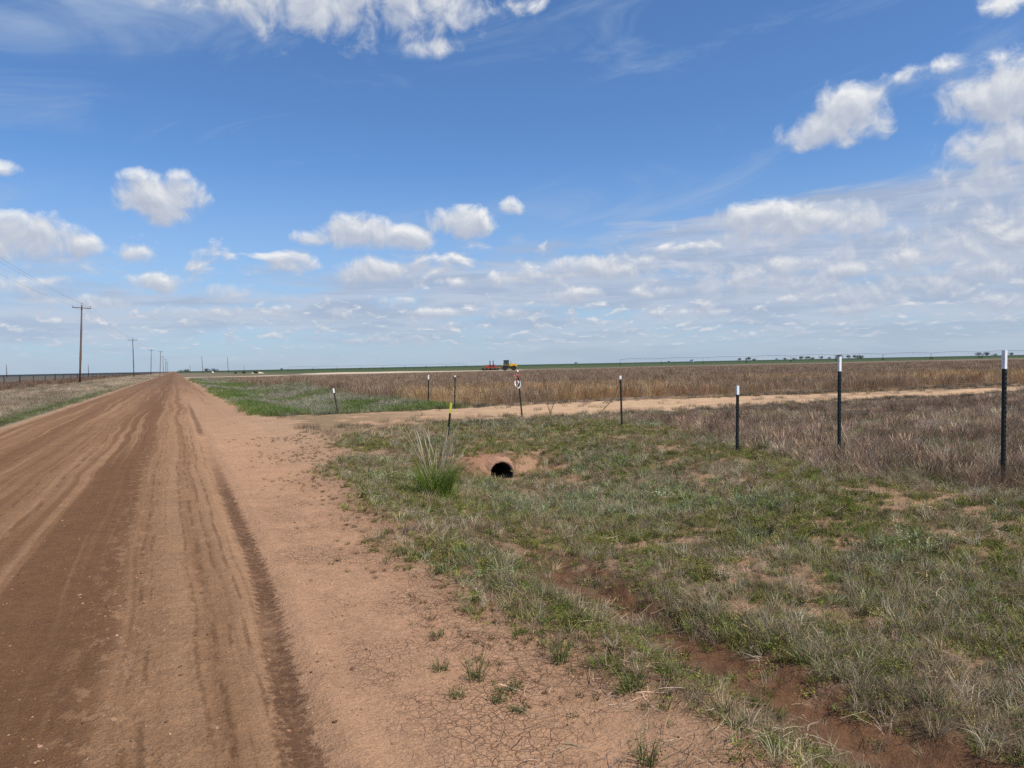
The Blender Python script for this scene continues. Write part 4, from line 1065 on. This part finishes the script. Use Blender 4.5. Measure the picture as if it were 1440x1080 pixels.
# ---------------------------------------------------------------- trees and shrubs on the horizon
def leafy(cx, h, w, n, seed, leaf):
    rg = np.random.default_rng(seed); vs, fs, sh = [], [], []
    lobes = [(Vector((rg.uniform(-.5, .5)*w, rg.uniform(-.5, .5)*w, h*rg.uniform(.42, .82))), w*rg.uniform(.22, .42)) for _ in range(9)]
    for k in range(n):
        c, r = lobes[rg.integers(len(lobes))]; d = Vector(rg.normal(size=3)).normalized(); p = c+d*r*rg.uniform(.45, 1.08)
        p.z = max(.12*h, min(h, p.z)); t = Vector(rg.normal(size=3)).normalized(); s = t.orthogonal().normalized(); L = leaf*rg.uniform(.6, 1.4); b = len(vs)
        vs += [tuple(p-t*L), tuple(p+s*L*.6), tuple(p+t*L), tuple(p-s*L*.6)]; fs.append((b, b+1, b+2, b+3)); sh += [rg.uniform()]*4
    return vs, fs, sh
def leafmat(name, col):
    m, nt, b = principled(name); ow = nt.nodes.new('ShaderNodeAttribute'); ow.attribute_name = 'own'; k = V(nt, ow.outputs['Fac'])*.7+.65
    c = mix(rgb(nt, col), xyz(nt, k, k, k), 1.0, 'MULTIPLY'); nt.links.new(c.s, b.inputs['Base Color']); b.inputs['Roughness'].default_value = .8; return m
M_leaf = leafmat('far_tree_leaves', (.035, .052, .026)); M_shrub = leafmat('dark_shrub_leaves', (.030, .030, .020))
def make_tree(seed, h=9.0, w=9.0):
    root = empty('distant_tree', (0, 0, 0))
    tr = MB(); rg = np.random.default_rng(seed); tr.tube([(0, 0, -.3), (.1, 0, h*.25), (0, .1, h*.5)], [.38, .28, .16], 8)
    for k in range(5):
        a = rg.uniform(0, 6.28); tr.tube([(0.05, 0, h*.22+k*.25), (math.cos(a)*w*.16, math.sin(a)*w*.16, h*.45), (math.cos(a)*w*.3, math.sin(a)*w*.3, h*.66)], [.16, .11, .04], 6)
    tr.build('trunk', MT['bark'], root)
    me = mesh_from('crown', leafy(0, h, w, 900, seed, .42), M_leaf); o = bpy.data.objects.new('crown', me); scene.collection.objects.link(o); o.parent = root
    return root
tp = [make_tree(400+i, h, w) for i, (h, w) in enumerate([(9, 9), (7.5, 11), (10, 8)])]
TREES = [  # pixel column of the photograph, distance, height scale, label
 (810, 1500, .55, 'single low distant tree on the horizon left of the fourth steel post'),
 (941, 1700, .45, 'tiny distant tree left of the white speck under the sprinkler'),
 (1040, 1450, .62, 'low tree at the left end of the small horizon clump by the third post'),
 (1052, 1450, .85, 'round topped tallest tree of the small clump above the third post'),
 (1060, 1480, .6, 'low tree at the right end of the small clump above the third post'),
 (1092, 1500, .45, 'lowest leftmost tree of the long horizon grove'),
 (1104, 1500, .55, 'second tree from the left in the long horizon grove'),
 (1117, 1480, .62, 'third tree from the left in the long horizon grove'),
 (1127, 1500, .75, 'fourth tree from the left in the long horizon grove'),
 (1136, 1460, .80, 'fifth tree from the left in the long horizon grove'),
 (1143, 1500, .65, 'sixth tree from the left in the long horizon grove'),
 (1155, 1500, .70, 'lone tree in the gap of the long horizon grove'),
 (1166, 1500, .55, 'low tree just left of the tallest tree in the grove'),
 (1178, 1440, 1.10, 'tallest darkest tree of the grove, left of the white tipped post'),
 (1193, 1500, .80, 'first tree right of the second post on the horizon'),
 (1203, 1500, .85, 'second tree right of the second post on the horizon'),
 (1211, 1480, .9, 'last tree of the grove right of the second post'),
 (1376, 1500, .75, 'small tree at the left end of the far right clump'),
 (1387, 1500, .85, 'broad tree in the middle of the far right clump'),
 (1399, 1500, .65, 'small tree close left of the nearest steel post'),
 (1422, 1500, .60, 'small tree just right of the nearest steel post'),
 (291, 900, .50, 'small tree on the horizon right of the leaning distant pole'),
 (302, 900, .55, 'pair of small trees left half, right of the road end'),
 (396, 1200, .35, 'tiny tree on the horizon over the green crop at left'),
 (262, 700, .40, 'small dark tree at the end of the dirt road'),
 (254, 800, .40, 'small dark tree just left of the road end tree')]
used = set()
for i, (x, D, s, lab) in enumerate(TREES):
    k = (i*7) % 3; o = tp[k] if k not in used else copy_tree(tp[k]); used.add(k)
    o.location = place(x, 512, D); o.rotation_euler = (0, 0, i*1.3); o.scale = (s*1.0, s*1.0, s*.92)
    tag(o, lab, 'tree', 'trees on the horizon')
def shrub(x, D, h, w, label):
    me = mesh_from('shrub', leafy(0, h, w, 500, int(x), .12), M_shrub); o = bpy.data.objects.new('dark_shrub', me); scene.collection.objects.link(o)
    o.location = place(x, 525, D); tag(o, label, 'shrub', 'dark bushes near the pale track')
shrub(343.5, 340, .95, 1.2, 'leftmost small dark bush above the pale track')
shrub(332, 350, .6, .9, 'faintest small brown bush left of the dark ones')
shrub(358, 345, .9, 1.3, 'black bush beside the pale spoil heap')
shrub(361.5, 350, .8, 1.3, 'rightmost dark bush beside the pale spoil heap')
def marker_box():
    X, Y, z = place(299.5, 526, 330); root = empty('white_marker', (X, Y, z)); tag(root, 'small white marker board standing by the pale track far off', 'marker')
    MB().box((0, 0, .95), (.75, .05, .55), bev=.01).build('board', MT['white'], root)
    for s in (-1, 1): MB().bar((s*.3, .045, -.1), (s*.3, .045, 1.2), .035).build('leg', MT['fwood'], root)
marker_box()
def far_shed():
    X, Y, z = place(973, 512, 1300); root = empty('white_shed', (X, Y, z), .6); tag(root, 'tiny white shed on the horizon under the sprinkler pipe', 'shed')
    MB().extr([(-2.2, -.2), (2.2, -.2), (2.2, 3.2), (-2.2, 3.2)], -3, 3).build('wall', MT['white'], root)
    MB().extr([(-2.5, 3.2), (2.5, 3.2), (0, 4.6)], -3.3, 3.3).build('roof', MT['steel'], root)
    MB().box((0, -3.03, 1.1), (1.6, .06, 2.2)).build('door', MT['dark'], root)
far_shed()
def spoil():
    me_mb = MB(); bmesh.ops.create_grid(me_mb.bm, x_segments=24, y_segments=16, size=1)
    for v in me_mb.bm.verts:
        x, y = v.co.x, v.co.y; r = math.hypot(x, y); v.co = Vector((x*3.2, y*2.4, max(0, 1-r*r)**1.2*(.7+.35*float(fbm(np.array([x*3]), np.array([y*3]), 3, 3)[0]))-.05))
    X, Y, z = place(362, 524, 352); o = me_mb.build('spoil_heap', paint('pale_spoil', (.52, .42, .31), .95), None, smooth=True); o.location = (X, Y, z)
    tag(o, 'low pale heap of earth behind the dark bushes near the track', 'spoil heap')
spoil()

# ---------------------------------------------------------------- the big bunch grass at the ditch
def own_mat(name, stops):
    m, nt, b = principled(name); ow = nt.nodes.new('ShaderNodeAttribute'); ow.attribute_name = 'own'
    c = ramp(V(nt, ow.outputs['Fac']), stops); nt.links.new(c.s, b.inputs['Base Color']); b.inputs['Roughness'].default_value = .65; b.inputs['Specular IOR Level'].default_value = .1
    tr = nt.nodes.new('ShaderNodeBsdfTranslucent'); nt.links.new(c.s, tr.inputs[0]); mx = nt.nodes.new('ShaderNodeMixShader'); mx.inputs[0].default_value = .3
    nt.links.new(b.outputs[0], mx.inputs[1]); nt.links.new(tr.outputs[0], mx.inputs[2]); nt.links.new(mx.outputs[0], nt.nodes['Material Output'].inputs[0]); return m
GM = own_mat('clump_green', [(0.0, (.12, .18, .025)), (.6, (.22, .30, .05)), (1.0, (.36, .40, .11))]); SM = own_mat('clump_straw', [(0, (.36, .29, .18)), (1, (.68, .58, .40))])
WM = own_mat('weed_green', [(0.0, (.09, .11, .035)), (1.0, (.20, .20, .08))])
def bunch():
    X, Y = 3.28, 9.75; root = empty('bunch_grass', (X, Y, gz(X, Y)), -YAW); tag(root, 'tall clump of bright green grass with pale upright seed stalks left of the culvert', 'grass clump')
    def add(nm, data, mat):
        o = bpy.data.objects.new(nm, mesh_from(nm, data, mat)); scene.collection.objects.link(o); o.parent = root
    add('green_blades', blades(560, .60, .009, .20, .36, .26, 500, seg=5), GM)
    add('side_blades', blades(170, .26, .008, .30, .5, .5, 502, seg=4), GM)
    rg = np.random.default_rng(503); vs, fs, sh = [], [], []
    for k in range(36):
        a = rg.uniform(0, 2*math.pi); rr = .17*math.sqrt(rg.uniform()); bx, by = rr*math.cos(a), rr*math.sin(a)
        h = rg.uniform(.55, 1.02) if k > 5 else rg.uniform(.95, 1.1); lx, ly = bx*1.1+rg.normal(0, .10), rg.normal(0, .08); rv = rg.uniform(); b = len(vs); n = 7
        for i in range(n+1):
            t = i/n; x = bx+lx*t*t*1.3; y = by+ly*t; w = (.0040*(1-.4*t)+(.0050 if .68 < t < .97 else 0))*(1 if i < n else .15)
            vs += [(x-w, y, h*t), (x, y-w, h*t), (x+w, y, h*t), (x, y+w, h*t)]; sh += [rv]*4
        for i in range(n):
            for q in range(4): fs.append((b+4*i+q, b+4*i+(q+1) % 4, b+4*i+4+(q+1) % 4, b+4*i+4+q))
    add('seed_stalks', (vs, fs, sh), SM)
bunch()

# ---------------------------------------------------------------- single weeds on the bare shoulder and by the drive
WEEDS = [(670, 945, .20, 0, 'upright dark green weed on the cracked shoulder'), (616, 886, .13, 1, 'flat dark green weed, leftmost on the cracked earth'),
 (787, 922, .26, 0, 'bushy green weed at the edge of the bare earth above the straw'), (715, 962, .17, 1, 'spreading weed right of the upright dark one'),
 (700, 973, .13, 1, 'small weed touching the spreading one from the left'), (731, 988, .11, 1, 'lowest small round weed on the cracked earth'),
 (893, 968, .27, 0, 'lush green weed right of the straw litter'), (908, 1062, .19, 0, 'green weed at the bottom edge of the picture'),
 (590, 778, .16, 1, 'green weed high on the shoulder near the verge'), (612, 800, .2, 1, 'olive weed below the highest one on the shoulder'),
 (644, 968, .11, 1, 'sparse brown weed below the upright one'), (618, 932, .10, 0, 'tiny thin weed left of the upright one'),
 (512, 756, .13, 1, 'small dark weed on the upper shoulder left side'), (536, 752, .12, 0, 'small weed on the upper shoulder close to the verge')]
for (x, y, s, kd, lab) in WEEDS:
    X, Y, z = place(x, y); d = forb(14, s*.8, 0, .03, int(x), .009) if kd == 0 else forb(34, s*.5, 0, s*.30, int(x), .009)
    if kd == 0:
        v2, f2, s2 = blades(26, s*.9, .005, .04, .3, .35, int(y)); b = len(d[0]); d = (d[0]+v2, d[1]+[tuple(i+b for i in f) for f in f2], d[2]+s2)
    o = bpy.data.objects.new('weed_plant', mesh_from('weed_plant', d, WM)); scene.collection.objects.link(o); o.location = (X, Y, z-.003); o.rotation_euler = (0, 0, x)
    tag(o, lab, 'weed', 'single weeds on the bare shoulder')
X, Y, z = place(774, 583); o = MB(); rg = np.random.default_rng(9)
for k in range(9):
    a = rg.uniform(0, 6.28); o.tube([(0, 0, 0), (math.cos(a)*.10, math.sin(a)*.1, .28), (math.cos(a)*.26, math.sin(a)*.2, .5+.15*rg.uniform())], [.008, .006, .003], 4)
o = o.build('dry_stalk_plant', MT['rust']); o.location = (X, Y, z); tag(o, 'leafless branching dead weed at the near edge of the drive', 'dead weed')
# fallen stick by the gully
p0 = Vector(place(868, 945)); p1 = Vector(place(944, 962)); pts = [p0.lerp(p1, t)+Vector((0, 0, .02+.012*math.sin(t*7))) for t in np.linspace(0, 1, 9)]
o = MB().tube([q for q in pts], [.009, .009, .008, .008, .007, .007, .006, .005, .003], 6).build('fallen_stick', paint('red_brown_bark', (.14, .06, .035), .8)); tag(o, 'thin reddish brown stick lying on the bare earth beside the gully', 'stick')
